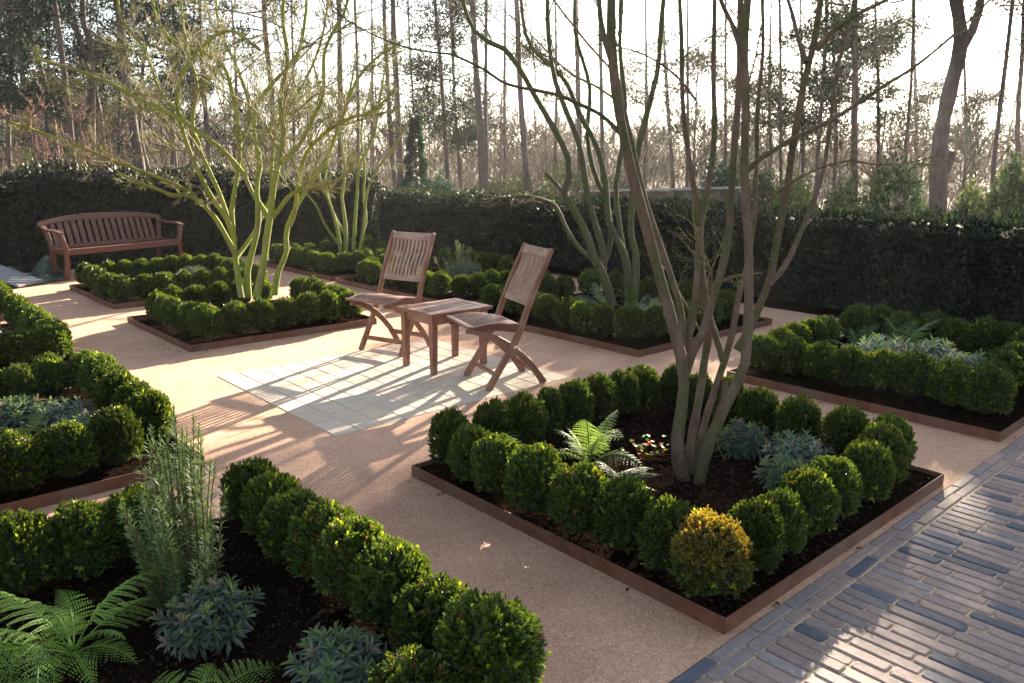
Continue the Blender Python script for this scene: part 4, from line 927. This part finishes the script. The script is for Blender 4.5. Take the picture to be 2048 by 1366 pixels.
# ------------------------------------------------------------------ woodland beyond the hedge
def gz(x, y): return float(hill(np.array(x), np.array(y)))
def clumps(centres, rads, n, ln, rng, c0, c1, flat=.6):
    ln = ln*.72; n = int(n*1.6); k = len(centres)*n; idx = np.repeat(np.arange(len(centres)), n)
    d = unit(rng.normal(size=(k, 3)))*rng.uniform(.2, 1, k)[:, None]**.6
    P = centres[idx]+d*rads[idx][:, None]*[1, 1, flat]
    ax = unit(d+[0, 0, .5]+rng.normal(0, .45, (k, 3))); L = ln*rng.uniform(.6, 1.3, k)
    V, F = leaf4(P, ax, rng.normal(size=(k, 3)), L, L*.26, .3, .5)
    m = rng.random(k)[:, None]*.7+rng.random(len(centres))[idx][:, None]*.3
    return V, F, np.repeat(np.array(c0)*(1-m)+np.array(c1)*m, 4, 0)
def pine(sight, dist, label, w, hz=15., crown=None, seed=0, kind='pine_tree', cat='pine', cols=((.025, .05, .022), (.06, .10, .04)), dens=44, nb_=14, brl=1.6, ln=.19, bare=None, cr=.46):
    """sight: trunk points [(x,y)..] from the foot up; crown: list of (z0,z1,count) of branch whorls"""
    rng = np.random.default_rng(seed); g0 = gnd(sight[0][0], sight[0][1], 1.0)
    ray = unit(np.array([*(at(sight[0][0], sight[0][1], 1)-EYE)[:2], 0])); 
    d = dist; P = [at(x, y, d) for x, y in sight]
    foot = np.array([P[0][0], P[0][1], gz(P[0][0], P[0][1])-.05]); P = [foot]+P
    top = P[-1]; dirv = unit(P[-1]-P[-2])*.7+np.array([0, 0, .3])
    while P[-1][2] < hz: 
        dirv = unit(dirv*.6+np.array([0, 0, .5])+rng.normal(0, .05, 3)); P.append(P[-1]+dirv*1.5)
    P = np.array(P); r = np.interp(P[:, 2], [0, P[-1, 2]], [w/2*d/FPX*1.0, w/2*d/FPX*.35])
    Q, t_, q = smoothpath(P, 30); rr = np.interp(q, t_, r)
    t = empty(kind, foot); tag(t, label, cat, 'tall pines beyond the hedge' if cat == 'pine' else None)
    V, F = tubes((Q-foot)[None], rr[None]*(1+rng.normal(0, .05, rr.shape))[None], 9); build('trunk', V, F, M['pine_bark'], t, smooth=True)
    mb = MB(); BR = []; RR = []
    cen = []; rd = []
    for z0, z1, cnt in (crown or []):
        for i in range(cnt):
            z = rng.uniform(z0, z1); p = np.array([np.interp(z, Q[:, 2], Q[:, k]) for k in range(2)]+[z]); a = rng.uniform(0, 6.28)
            L = brl*rng.uniform(.5, 1.2); K = 6; s = np.linspace(0, 1, K)[:, None]
            e = p+np.array([math.cos(a)*L, math.sin(a)*L, L*rng.uniform(-.1, .45)]); B = p*(1-s)+e*s; B[:, 2] += np.sin(s[:, 0]*3.1)*L*rng.uniform(-.12, .12); B += rng.normal(0, L*.02, B.shape)
            B[0] = p; BR.append(B); RR.append(np.linspace(.022, .007, K)*(L/1.6+.3))
            nn_ = rng.integers(3, 6)
            for j in range(nn_):
                u_ = rng.uniform(.35, 1.08); c = p*(1-u_)+e*u_+rng.normal(0, L*.12, 3); cen.append(c); rd.append(rng.uniform(.6, 1.2)*cr)
    if bare:
        for z0, z1, cnt in bare:
            for i in range(cnt):
                z = rng.uniform(z0, z1); p = np.array([np.interp(z, Q[:, 2], Q[:, k]) for k in range(2)]+[z]); a = rng.uniform(0, 6.28)
                L = rng.uniform(.2, .9)*brl*.6; K = 6; s = np.linspace(0, 1, K)[:, None]; e = p+np.array([math.cos(a)*L, math.sin(a)*L, L*rng.uniform(-.5, .4)])
                B = p*(1-s)+e*s; B[:, 2] -= np.sin(s[:, 0]*3.1)*L*.1; BR.append(B); RR.append(np.linspace(.014, .004, K))
    if cen:        # openings cut into the crowns along the sun direction to light chosen spots
        sv = np.array([math.cos(rad(17.5))*math.cos(rad(22)), math.cos(rad(17.5))*math.sin(rad(22)), math.sin(rad(17.5))]); keep = []
        for i, c in enumerate(cen):
            ok = True
            for g_, gr in GAPS:
                v = np.asarray(c)-np.array(g_); dist_ = np.linalg.norm(v-sv*(v@sv))
                if dist_ < gr+rd[i]*.85: ok = False
            if ok: keep.append(i)
        cen = [cen[i] for i in keep]; rd = [rd[i] for i in keep]
    if BR:
        Vb, Fb = tubes(np.array(BR)-foot, np.array(RR), 4)
    if cen:
        V, F, c = clumps(np.array(cen)-foot, np.array(rd), dens, ln, rng, *cols)
        build('crown', np.concatenate([V, Vb]), [F, Fb+len(V)], [M['pine'], M['pine_bark']], t, col=np.concatenate([c, np.full((len(Vb), 3), .1)]), mi=np.r_[np.zeros(len(F)), np.ones(len(Fb))])
    elif BR: build('crown', Vb, Fb, M['pine_bark'], t, smooth=True)
    return t
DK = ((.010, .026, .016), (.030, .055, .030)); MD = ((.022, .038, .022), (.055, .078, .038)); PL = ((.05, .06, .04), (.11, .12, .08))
GAPS = [((2.70, 2.46, .30), .2), ((2.25, .75, 0.), .04), ((2.25, 1.38, .33), .06), ((5.1, 2.8, .3), .15)]
# left group
pine([(147,330),(140,239),(125,120),(109,0)], 19, 'leaning pine trunk second from the left above the bench', 13, seed=1, crown=[(7.5, 13, 12)], bare=[(1.5, 7, 14)])
pine([(205,340),(205,308),(191,191),(171,113),(150,51),(130,-20)], 21, 'crooked dark pine trunk with a kink above the bench', 15, seed=2, crown=[(3.2, 4.4, 6), (6.5, 12, 14)], bare=[(2, 6, 10)], cols=DK)
pine([(186,340),(184,239),(184,154),(178,75),(165,40),(167,-20)], 20, 'sinuous pine trunk beside the crooked one', 14, seed=3, crown=[(6, 12, 14)], cols=DK)
pine([(281,345),(268,260),(258,200),(246,103),(236,-10)], 17, 'thickest straight pine trunk on the left, above the right end of the bench', 21, seed=4, crown=[(3.2, 5.4, 9), (7, 12, 14)], bare=[(1.5, 5, 16)], cols=DK)
pine([(300,345),(285,300),(280,220),(290,100),(310,-20)], 23, 'thin dark pine just right of the thickest left trunk', 9, seed=5, crown=[(2.9, 6.5, 22)], cols=DK, brl=1.5)
pine([(75,340),(60,240),(40,120),(5,20)], 20, 'dark leaning pine with low foliage at the left edge', 9, seed=6, crown=[(2.6, 7.5, 34)], cols=DK, brl=1.8, dens=60)
pine([(20,340),(18,200),(25,60),(20,-20)], 24, 'dense dark pine in the top left corner', 10, seed=7, crown=[(2.6, 8.5, 40)], cols=DK, brl=2., dens=60)
pine([(118,340),(100,200),(60,60),(50,-20)], 26, 'dark bushy pine between the left edge and the leaning trunks', 10, seed=8, crown=[(3, 7.5, 30)], cols=DK, brl=1.9, dens=60)
pine([(420,345),(410,205),(400,60),(400,-20)], 28, 'pine behind the top of the sunlit tree', 10, seed=9, crown=[(4, 8.5, 26)], cols=MD, brl=1.6)
pine([(350,345),(345,205),(352,60),(340,-20)], 27, 'dark pine standing left behind the sunlit tree', 12, seed=19, crown=[(3.6, 8.5, 34)], cols=DK, brl=1.9)
pine([(547,340),(545,205),(530,60),(526,-20)], 25, 'grey pine trunk directly behind the sunlit tree', 13, seed=10, crown=[(5.2, 9, 14)], cols=MD)
pine([(680,365),(681,273),(679,100),(677,-20)], 24, 'straight pine trunk between the sunlit tree and the left chair', 13, seed=11, crown=[(6.8, 11, 12)], cols=MD, bare=[(2, 6.5, 14)])
pine([(801,370),(793,171),(787,60),(786,-20)], 23, 'tall pine trunk above the left chair, right one of a close pair', 14, seed=12, crown=[(6.5, 12, 12)], cols=MD, bare=[(2, 6, 12)])
pine([(790,370),(786,325),(775,150),(769,-20)], 25, 'slimmer pine trunk above the left chair, left one of a close pair', 10, seed=13, crown=[(6.5, 11, 8)], cols=MD, bare=[(2, 6, 16)])
pine([(717,365),(716,200),(712,60),(709,-20)], 30, 'thin far pine trunk left of the close pair', 8, seed=14, crown=[(6, 11, 10)], cols=MD, bare=[(2, 6, 14)])
pine([(830,370),(828,239),(820,100),(815,-20)], 27, 'very thin pole-like pine above the young spruce', 5, seed=15, crown=[(2.9, 4.2, 6)], cols=MD, brl=.9, bare=[(3, 7, 12)])
pine([(896,372),(889,250),(880,120),(868,-20)], 24, 'bushy green pine in the upper middle with tiers of needles', 10, seed=16, crown=[(1.8, 6.6, 26)], cols=DK, brl=1.35, dens=60)
pine([(922,372),(912,250),(905,100),(899,-20)], 27, 'thin pine trunk just right of the bushy green pine', 8, seed=17, crown=[(2.2, 3.6, 7), (5.6, 8, 10)], cols=DK, brl=1.3)
pine([(965,378),(962,300),(950,103),(944,-20)], 21, 'stout pine trunk in the upper middle, left of a slim one', 15, seed=18, crown=[(7, 12, 12)], cols=MD)
pine([(973,378),(971,200),(972,-20)], 23, 'slim straight pine trunk touching the stout middle trunk', 9, seed=20, crown=[(6.8, 11, 8)], cols=MD)
pine([(1054,378),(1049,300),(1042,205),(1032,-20)], 23, 'lone straight grey pine trunk above the right-hand chair', 13, seed=21, crown=[(7, 12, 8)], cols=MD)
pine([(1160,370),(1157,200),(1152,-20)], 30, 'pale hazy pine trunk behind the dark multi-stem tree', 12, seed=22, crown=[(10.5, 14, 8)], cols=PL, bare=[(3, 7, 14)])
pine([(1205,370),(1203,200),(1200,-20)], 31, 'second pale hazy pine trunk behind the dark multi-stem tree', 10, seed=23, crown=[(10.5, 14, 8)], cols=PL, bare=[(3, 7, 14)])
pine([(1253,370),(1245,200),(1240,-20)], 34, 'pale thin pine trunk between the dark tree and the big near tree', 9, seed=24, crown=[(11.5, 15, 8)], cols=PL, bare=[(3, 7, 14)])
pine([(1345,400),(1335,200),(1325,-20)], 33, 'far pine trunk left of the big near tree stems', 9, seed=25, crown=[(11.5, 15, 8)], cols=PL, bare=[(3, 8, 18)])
pine([(1560,415),(1561,250),(1560,34),(1559,-20)], 22, 'thin dark pole-like trunk to the right of the big near tree', 7, seed=26, crown=[(9, 12, 6)], cols=PL, bare=[(1.5, 8, 34)])
# right group: their high crowns shade the near half of the garden
pine([(1707,415),(1708,300),(1710,171),(1711,-20)], 22, 'pale pine trunk with a wide needle crown at the upper right', 15, seed=27, crown=[(3.6, 6, 22), (6, 11, 60)], cols=MD, brl=1.5, dens=34, ln=.2, cr=.5)
pine([(1876,430),(1876,360),(1881,273),(1902,171),(1922,85),(1909,-20)], 18, 'thickest leaning pine on the right with a forked top', 34, hz=12, seed=28, crown=[(5.4, 10.5, 90)], cols=MD, brl=3.0, dens=36, ln=.2, cr=.5)
pine([(1806,415),(1812,300),(1820,205),(1826,85),(1830,-20)], 24, 'dark slim tree with upswept twigs left of the thick leaning pine', 8, seed=29, crown=[(7.5, 12, 30)], cols=MD, brl=2.2, bare=[(2, 7, 30)])
pine([(1980,440),(1990,301),(2008,154),(2028,-20)], 17, 'dark upswept tree near the right edge', 10, seed=30, crown=[(5.2, 9.5, 50)], cols=MD, brl=2.2, dens=34, bare=[(1.8, 4.6, 26)])
pine([(2037,430),(2035,250),(2045,100),(2050,-20)], 23, 'pale trunk at the right edge of the picture', 11, seed=31, crown=[(6.4, 12, 70)], cols=MD, brl=2.6, dens=34)
pine([(1630,410),(1640,250),(1650,100),(1655,-20)], 25, 'slim pine behind the rightmost stems of the big near tree', 9, seed=32, crown=[(10.4, 13, 16)], cols=MD, brl=1.2, bare=[(2, 7, 14)])
pine([(2250,430),(2260,-20)], 20, 'pine beyond the right edge of the picture', 14, seed=33, crown=[(4.5, 11, 90)], cols=MD, brl=2.8, dens=34)
pine([(2500,430),(2510,-20)], 19, 'second pine beyond the right edge of the picture', 14, seed=34, crown=[(4, 11, 90)], cols=MD, brl=2.8, dens=34)
pine([(2800,430),(2810,-20)], 18, 'third pine beyond the right edge of the picture', 14, seed=35, crown=[(3.5, 10.5, 90)], cols=MD, brl=2.8, dens=34)


# further dark pines and firs that close the view between the trunks
for k, (px, dist, z0, z1, n_, cl, lab) in enumerate([
 (95, 30, 1.5, 9, 24, DK, 'dense dark fir between the left edge and the leaning trunk'), (175, 34, 1.5, 6, 20, DK, 'dark fir behind the crooked trunk'),
 (240, 31, 1.5, 6.5, 20, DK, 'dark fir behind the thick left trunk'), (385, 36, 2, 7, 18, DK, 'dark fir rising behind the sunlit tree'),
 (470, 35, 2, 5, 14, MD, 'mid-green pine behind the middle of the sunlit tree'), (590, 37, 3, 6, 12, MD, 'mid-green pine right of the grey trunk behind the sunlit tree'),
 (745, 36, 4, 7, 10, MD, 'mid-green pine left of the close pair of trunks'), (1010, 38, 6, 10, 10, MD, 'pine with a high crown between the stout and the lone trunk'),
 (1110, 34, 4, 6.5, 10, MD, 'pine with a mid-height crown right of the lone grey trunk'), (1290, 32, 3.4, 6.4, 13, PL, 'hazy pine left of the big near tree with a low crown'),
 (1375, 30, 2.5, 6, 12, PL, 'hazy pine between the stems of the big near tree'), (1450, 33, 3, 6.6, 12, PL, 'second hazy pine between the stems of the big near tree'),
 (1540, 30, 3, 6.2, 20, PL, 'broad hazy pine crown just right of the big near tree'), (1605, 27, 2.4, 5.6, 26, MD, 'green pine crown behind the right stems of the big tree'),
 (1670, 26, 3.2, 7.5, 30, MD, 'dense pine crown left of the pale trunk at the upper right'), (1755, 27, 3, 8, 30, MD, 'dense pine crown right of the pale trunk at the upper right'),
 (1830, 34, 2, 5, 18, PL, 'low pale pine beside the thick leaning pine'), (1930, 32, 2, 4.4, 16, PL, 'low pale pine right of the thick leaning pine')]):
    pine([(px, 345), (px+R.uniform(-5, 5), 180), (px+R.uniform(-8, 8), -20)], dist, lab, 9, hz=z1+.5, seed=60+k, crown=[(z0, z1, n_)], cols=cl, brl=1.7, dens=60, ln=.19, cr=.5)

# stub and fork of the thick leaning pine are its own limbs
tp = [o for o in C.objects if o.get('label', '').startswith('thickest leaning pine')][0]; loc = np.array(tp.location)
a_ = np.array([at(1893, 345, 18), at(1898, 320, 17.95), at(1905, 303, 17.9)])-loc
V, F = tubes(a_[None], np.array([[.10, .10, .095]]), 9); build('limb_stub', V, F, M['pine_bark'], tp, smooth=True)
a_ = np.array([at(1912, 120, 18), at(1925, 95, 17.9), at(1945, 60, 17.8), at(1958, 20, 17.7), at(1966, -40, 17.6), at(1975, -140, 17.5)])-loc
V, F = tubes(a_[None], np.array([[.10, .11, .10, .09, .08, .06]]), 9); build('fork', V, F, M['pine_bark'], tp, smooth=True)

# bare winter trees
def bare_mesh(seed, h, nb1=12, mt='far_bark', rb=.07, spread=.9, t0=.15):
    rng = np.random.default_rng(seed); K = 12; s = np.linspace(0, 1, K)
    P = np.c_[np.cumsum(rng.normal(0, .02*h/6, K)), np.cumsum(rng.normal(0, .02*h/6, K)), s*h][None]; r = np.linspace(rb, .012, K)[None]
    c1 = spawn(P, r, np.array([h]), nb1, .42, spread, K=8, t0=t0, trop=.5, wig=.12, rf=.5, rmin=.012, rng=rng)
    c2 = spawn(*c1, 6, .55, .7, K=6, t0=.15, trop=.3, wig=.15, rf=.5, rmin=.008, rng=rng)
    c3 = spawn(*c2, 5, .55, .7, K=4, t0=.15, trop=.3, wig=.17, rf=.6, rmin=.006, rng=rng)
    V0, F0 = tubes(P, r, 7); tr = build('trunk', V0, F0, M[mt], smooth=True, link=False)
    Vs = []; Fs = []; n0 = 0
    for c, k in ((c1, 4), (c2, 3), (c3, 3)):
        V, F = tubes(c[0], c[1], k); Vs.append(V); Fs.append(F+n0); n0 += len(V)
    return tr, build('crown', np.concatenate(Vs), np.concatenate(Fs), M[mt], link=False)
BT = [bare_mesh(s, 6.5) for s in (1, 2, 3, 4)]; BR_ = bare_mesh(6, 2.6, 16, 'red_twig', .03, .7, .02)
def bare(i, px, dist, label, s=1., rz=0, src=None, name='bare_tree', cat='bare tree', grp='bare winter trees beyond the hedge'):
    p = at(px, 340, dist); me = src or BT[i]; t = empty(name, (p[0], p[1], gz(p[0], p[1])-.05), rz); t.scale = (s, s, s); tag(t, label, cat, grp)
    inst('trunk', me[0], (0, 0, 0), parent=t); inst('crown', me[1], (0, 0, 0), parent=t)
for k, (i, px, dist, s, lab) in enumerate([
 (0, 455, 30, .8, 'pale bare tree right behind the crown of the sunlit tree'), (1, 620, 34, .95, 'bare tree between the two straight trunks left of centre'),
 (2, 745, 33, .85, 'bare brown tree left of the close pair of pines'), (3, 860, 38, .8, 'bare tree behind the young spruce'),
 (0, 1000, 36, .85, 'bare tree between the stout trunk and the lone grey trunk'), (1, 1090, 34, .8, 'bare tree right of the lone grey trunk'),
 (2, 1150, 42, .95, 'hazy bare tree behind the dark multi-stem tree'), (3, 1290, 38, .8, 'hazy bare tree above the pale coping of the wall'),
 (0, 1420, 36, .9, 'hazy bare tree behind the middle stems of the big tree'), (1, 1530, 33, .85, 'hazy bare tree right behind the big near tree'),
 (2, 1600, 30, .85, 'bare tree above the yellow-green shrub'), (3, 1680, 32, .8, 'bare tree behind the pale trunk at the upper right'),
 (0, 1760, 31, .85, 'bare tree above the round dark shrub'), (1, 1845, 34, .85, 'bare tree left of the thick leaning pine'),
 (2, 1945, 30, .8, 'bare tree right of the thick leaning pine'), (3, 2010, 33, .85, 'bare tree behind the upswept tree at the right edge'),
 (1, 1385, 21, .75, 'slim bare tree just above the pale coping'), (3, 1480, 24, .7, 'slim bare tree behind the right stems of the big tree'),
 (2, 80, 36, .95, 'bare tree in the upper left behind the dark pines'), (0, 220, 38, .95, 'bare tree behind the crooked pine trunk'),
 (1, 330, 33, .8, 'bare tree right of the thickest left trunk'), (2, 520, 40, .95, 'far bare tree behind the stems of the sunlit tree')]):
    bare(i, px, dist, lab, s, k*1.7)
bare(0, 165, 15.5, 'reddish twiggy shrub above the left end of the bench', 1., 0, BR_, 'twiggy_shrub', 'shrub', 'reddish twiggy shrubs behind the left hedge')
bare(0, 85, 16.5, 'reddish twiggy shrub at the far left above the hedge', 1., 2., BR_, 'twiggy_shrub', 'shrub', 'reddish twiggy shrubs behind the left hedge')
bare(0, 225, 17, 'reddish twiggy shrub between the kinked trunk and the thick trunk', .9, 4., BR_, 'twiggy_shrub', 'shrub', 'reddish twiggy shrubs behind the left hedge')

# evergreen shrubs and young spruce
def shrub(px, ytop, dist, wpx, label, cols, n=2600, seed=0, ln=.085, cone=False, name='evergreen_shrub', cat='shrub'):
    rng = np.random.default_rng(seed); p = at(px, ytop, dist); g0 = gz(p[0], p[1]); hh = p[2]-g0; rr = wpx/2*dist/FPX
    t = empty(name, (p[0], p[1], g0)); tag(t, label, cat)
    k = n; d = unit(rng.normal(size=(k, 3))); d[:, 2] = np.abs(d[:, 2])*1.0
    lum = 1+.16*np.sin(d[:, 0]*6+seed)*np.cos(d[:, 1]*5+d[:, 2]*6)
    if cone:
        z = rng.random(k)**1.3; a = rng.uniform(0, 6.28, k); rad_ = rr*(1-z)*(.75+.25*np.sin(z*34))*rng.uniform(.5, 1, k)
        P = np.c_[np.cos(a)*rad_, np.sin(a)*rad_, z*hh]; ax = unit(np.c_[np.cos(a), np.sin(a), rng.uniform(-.3, .3, k)])
    else:
        P = d*np.array([rr, rr, hh])*(lum*rng.uniform(.72, 1.02, k))[:, None]; ax = unit(d+rng.normal(0, .6, (k, 3))+[0, 0, .3])
    V, F = leaf4(P, ax, unit(d+rng.normal(0, .5, (k, 3))), ln*rng.uniform(.6, 1.3, k), ln*(.35 if cone else .5), .3, .5)
    m = rng.random(k)[:, None]; c = np.array(cols[0])*(1-m)+np.array(cols[1])*m
    build('foliage', V, F, M['shrub'], t, col=np.repeat(c, 4, 0))
    K = 8; st = []
    for i in range(9):
        a = rng.uniform(0, 6.28); e = np.array([math.cos(a)*rr*.6, math.sin(a)*rr*.6, hh*.8]) if not cone else np.array([0, 0, hh*.98]); s = np.linspace(0, 1, K)[:, None]
        st.append(e*s*[1, 1, 1]+rng.normal(0, .01, (K, 3)))
    V, F = tubes(np.array(st), np.tile(np.linspace(.03, .008, K), (9, 1)), 5); build('stems', V, F, M['pine_bark'], t, smooth=True)
DG = ((.015, .035, .018), (.04, .075, .035)); YG = ((.06, .10, .02), (.14, .19, .05)); OL = ((.05, .065, .03), (.13, .15, .07)); BGc = ((.02, .05, .045), (.05, .10, .085))
shrub(830, 232, 17, 92, 'small dark spruce with drooping tiers behind the hedge above the left chair', BGc, 5200, 1, .13, True, 'young_spruce', 'spruce')
shrub(1796, 318, 16, 125, 'round dark green shrub left of the thick leaning pine', DG, 4200, 2)
shrub(1590, 352, 17, 90, 'yellow-green shrub behind the right stems of the big tree', YG, 2600, 3)
shrub(1448, 322, 18, 100, 'dark blue-green shrub behind the middle stems of the big tree', BGc, 3400, 4)
shrub(1530, 345, 19, 80, 'green shrub between the blue-green and the yellow-green ones', ((.03, .06, .02), (.08, .12, .04)), 2600, 5)
shrub(1690, 362, 15, 80, 'low grey-green shrub below the pale trunk at the upper right', OL, 2600, 6)
shrub(2030, 330, 14, 100, 'glossy holly at the right edge above the hedge', ((.025, .05, .02), (.10, .13, .07)), 4200, 7)
shrub(1945, 375, 15, 70, 'low olive shrub right of the thick leaning pine', OL, 2200, 8)
shrub(1135, 330, 22, 130, 'pale twiggy evergreen shrub behind the dark multi-stem tree', OL, 3600, 9)
shrub(1040, 352, 24, 90, 'small olive shrub at the foot of the lone grey trunk', OL, 2400, 10)
shrub(730, 345, 20, 110, 'light olive shrub behind the hedge corner', OL, 3000, 11)
shrub(640, 335, 19, 100, 'green shrub behind the hedge right of the sunlit tree', ((.04, .07, .02), (.10, .13, .05)), 3000, 12)
shrub(880, 352, 18, 70, 'feathery low conifer right of the young spruce', BGc, 2200, 13)
shrub(60, 322, 16, 120, 'dark evergreen shrub at the far left behind the hedge', ((.03, .05, .02), (.09, .11, .05)), 3400, 14)
shrub(420, 325, 18, 130, 'olive shrub behind the hedge left of the sunlit stems', OL, 3400, 15)
shrub(540, 330, 20, 100, 'olive shrub behind the hedge right between the sunlit stems', OL, 3000, 16)
shrub(980, 362, 22, 90, 'olive shrub at the foot of the stout middle trunk', OL, 2400, 17)
shrub(1230, 350, 24, 90, 'pale shrub above the left end of the coping', OL, 2400, 18)

# garden wall with pale coping behind the hedge
w0 = at(1170, 380, 21.3); w1 = at(1390, 369, 17.5)
t = empty('stone_wall', (w0[0], w0[1], 0)); tag(t, 'low rubble wall with a pale coping seen over the hedge', 'wall')
l0 = w0-[w0[0], w0[1], 0]; l1 = w1-[w0[0], w0[1], 0]; dd = unit((l1-l0)*[1, 1, 0]); nn = np.array([-dd[1], dd[0], 0])
mb = MB(); zt0, zt1 = l0[2], l1[2]; e1_ = l1+dd*1.2
for A_, B_, za, zb, hw_, zb0 in ((l0, e1_, zt0-.07, zt1-.07, .15, -.1),):
    V = [A_*[1, 1, 0]-nn*hw_+[0, 0, zb0], B_*[1, 1, 0]-nn*hw_+[0, 0, zb0], B_*[1, 1, 0]+nn*hw_+[0, 0, zb0], A_*[1, 1, 0]+nn*hw_+[0, 0, zb0],
         A_*[1, 1, 0]-nn*hw_+[0, 0, za], B_*[1, 1, 0]-nn*hw_+[0, 0, zb], B_*[1, 1, 0]+nn*hw_+[0, 0, zb], A_*[1, 1, 0]+nn*hw_+[0, 0, za]]
    mb.add(np.array(V), BOXF)
mb.build('wall_face', M['rubble'], t)
mb = MB(); plank(mb, [l0*[1, 1, 0]+[0, 0, zt0-.035], e1_*[1, 1, 0]+[0, 0, zt1-.035]], nn, .42, .045); mb.build('coping', M['coping'], t, bevel=.01)

# far woodland: thousands of bare twigs reading as one brown mass
rng = np.random.default_rng(77); mb = MB()
nT = 520; az = rng.uniform(rad(5), rad(92), nT); dd_ = rng.uniform(36, 80, nT); hh = rng.uniform(3.2, 6.2, nT)*(dd_/60)**.6*np.where(az < rad(47), .74, 1.)
cx = np.cos(az)*dd_; cy = np.sin(az)*dd_; base = np.array([gz(a, b) for a, b in zip(cx, cy)])
k = 150; idx = np.repeat(np.arange(nT), k); n = len(idx)
q = rng.random(n); rr = hh[idx]*.42*np.sin(np.clip(q*1.1+.12, 0, 1)*math.pi)**.7*np.sqrt(rng.random(n)); a = rng.uniform(0, 6.28, n)
P = np.c_[cx[idx]+np.cos(a)*rr, cy[idx]+np.sin(a)*rr, base[idx]+q*hh[idx]]
ax = unit(np.c_[np.cos(a)*.5, np.sin(a)*.5, np.ones(n)*.8]+rng.normal(0, .45, (n, 3)))
V, F = leaf4(P, ax, rng.normal(size=(n, 3)), rng.uniform(.4, 1.4, n), rng.uniform(.03, .08, n), .2, .4)
cc = np.where((rng.random(nT) < .16)[:, None], np.array((.07, .085, .04)), np.array((.19, .155, .125))*rng.uniform(.6, 1.25, (nT, 1)))
mb.add(V, F, col=np.repeat(cc[idx], 4, 0))
tag(mb.build('far_woodland', M['chip']), 'brownish mass of bare winter woodland on the rise beyond the garden', 'woodland', kind='stuff')
# brambles and saplings just beyond the hedge
mb = MB(); n = 5200; az = rng.uniform(rad(8), rad(88), n); dd_ = rng.uniform(19, 36, n)
x = np.cos(az)*dd_; y = np.sin(az)*dd_; keep = (x > 9.2) | (y > 13.8); x, y = x[keep], y[keep]; n = len(x)
P = np.c_[x, y, np.full(n, -.05)]; K = 4; e = rng.normal(0, .3, (n, 2)); hgt = rng.uniform(.4, 1.9, n)
pts = np.stack([P, P+np.c_[e*.3, hgt*.35], P+np.c_[e*.8, hgt*.7], P+np.c_[e*1.5, hgt]], 1)
V, F = tubes(pts, np.tile([.009, .007, .005, .003], (n, 1)), 3); mb.add(V, F)
tag(mb.build('undergrowth', M['far_bark']), 'tangle of thin bare saplings and brambles behind the hedge', 'undergrowth', kind='stuff')

# ------------------------------------------------------------------ light, air, camera
m = bpy.data.materials.new('haze_air'); m.use_nodes = True; nt = m.node_tree; nt.nodes.clear()
out = nt.nodes.new('ShaderNodeOutputMaterial'); pv = nt.nodes.new('ShaderNodeVolumePrincipled'); nt.links.new(pv.outputs[0], out.inputs['Volume'])
pv.inputs['Color'].default_value = (.9, .9, .92, 1); pv.inputs['Density'].default_value = .0006; pv.inputs['Anisotropy'].default_value = .55
mb = MB(); box(mb, (0, 0, 10), (400, 400, 26)); o = mb.build('haze', m); tag(o, 'thin pale morning haze in the air', 'haze', kind='stuff')
w = bpy.data.worlds.new('World'); bpy.context.scene.world = w; w.use_nodes = True; nt = w.node_tree; nt.nodes.clear()
SAZ, SEL = rad(22.), rad(17.5)
sky = nt.nodes.new('ShaderNodeTexSky'); sky.sky_type = 'NISHITA'; sky.sun_disc = False; sky.sun_elevation = SEL
sky.sun_rotation = math.pi/2-SAZ; sky.air_density = 1.0; sky.dust_density = 1.0; sky.ozone_density = 1.
bg = nt.nodes.new('ShaderNodeBackground'); bg.inputs[1].default_value = .05
wo = nt.nodes.new('ShaderNodeOutputWorld'); hs = nt.nodes.new('ShaderNodeHueSaturation'); hs.inputs['Saturation'].default_value = .55; nt.links.new(sky.outputs[0], hs.inputs['Color'])
mm = mixc(nt, 1., hs.outputs[0], (1.0, 1., 1.0), 'MULTIPLY'); nt.links.new(mm, bg.inputs[0]); nt.links.new(bg.outputs[0], wo.inputs[0])
sl = bpy.data.lights.new('sun', 'SUN'); sl.energy = 5; sl.angle = rad(.5); sl.color = (1, .84, .64)
so = bpy.data.objects.new('sun', sl); C.objects.link(so)
sd = Vector((math.cos(SEL)*math.cos(SAZ), math.cos(SEL)*math.sin(SAZ), math.sin(SEL))); so.rotation_euler = sd.to_track_quat('Z', 'Y').to_euler()

cam = bpy.data.cameras.new('camera'); co = bpy.data.objects.new('camera', cam); C.objects.link(co)
cam.sensor_width = 36; cam.lens = FPX/2048*36; cam.clip_end = 1500; cam.clip_start = .05
Mx = Matrix(((RT[0], UP[0], -FW[0], 0), (RT[1], UP[1], -FW[1], 0), (RT[2], UP[2], -FW[2], H), (0, 0, 0, 1))); co.matrix_world = Mx
sc = bpy.context.scene; sc.camera = co
vs = sc.view_settings; vs.view_transform = 'Standard'; vs.look = 'None'; vs.gamma = 1; vs.exposure = 2.92
sc.cycles.max_bounces = 6; sc.cycles.transparent_max_bounces = 4
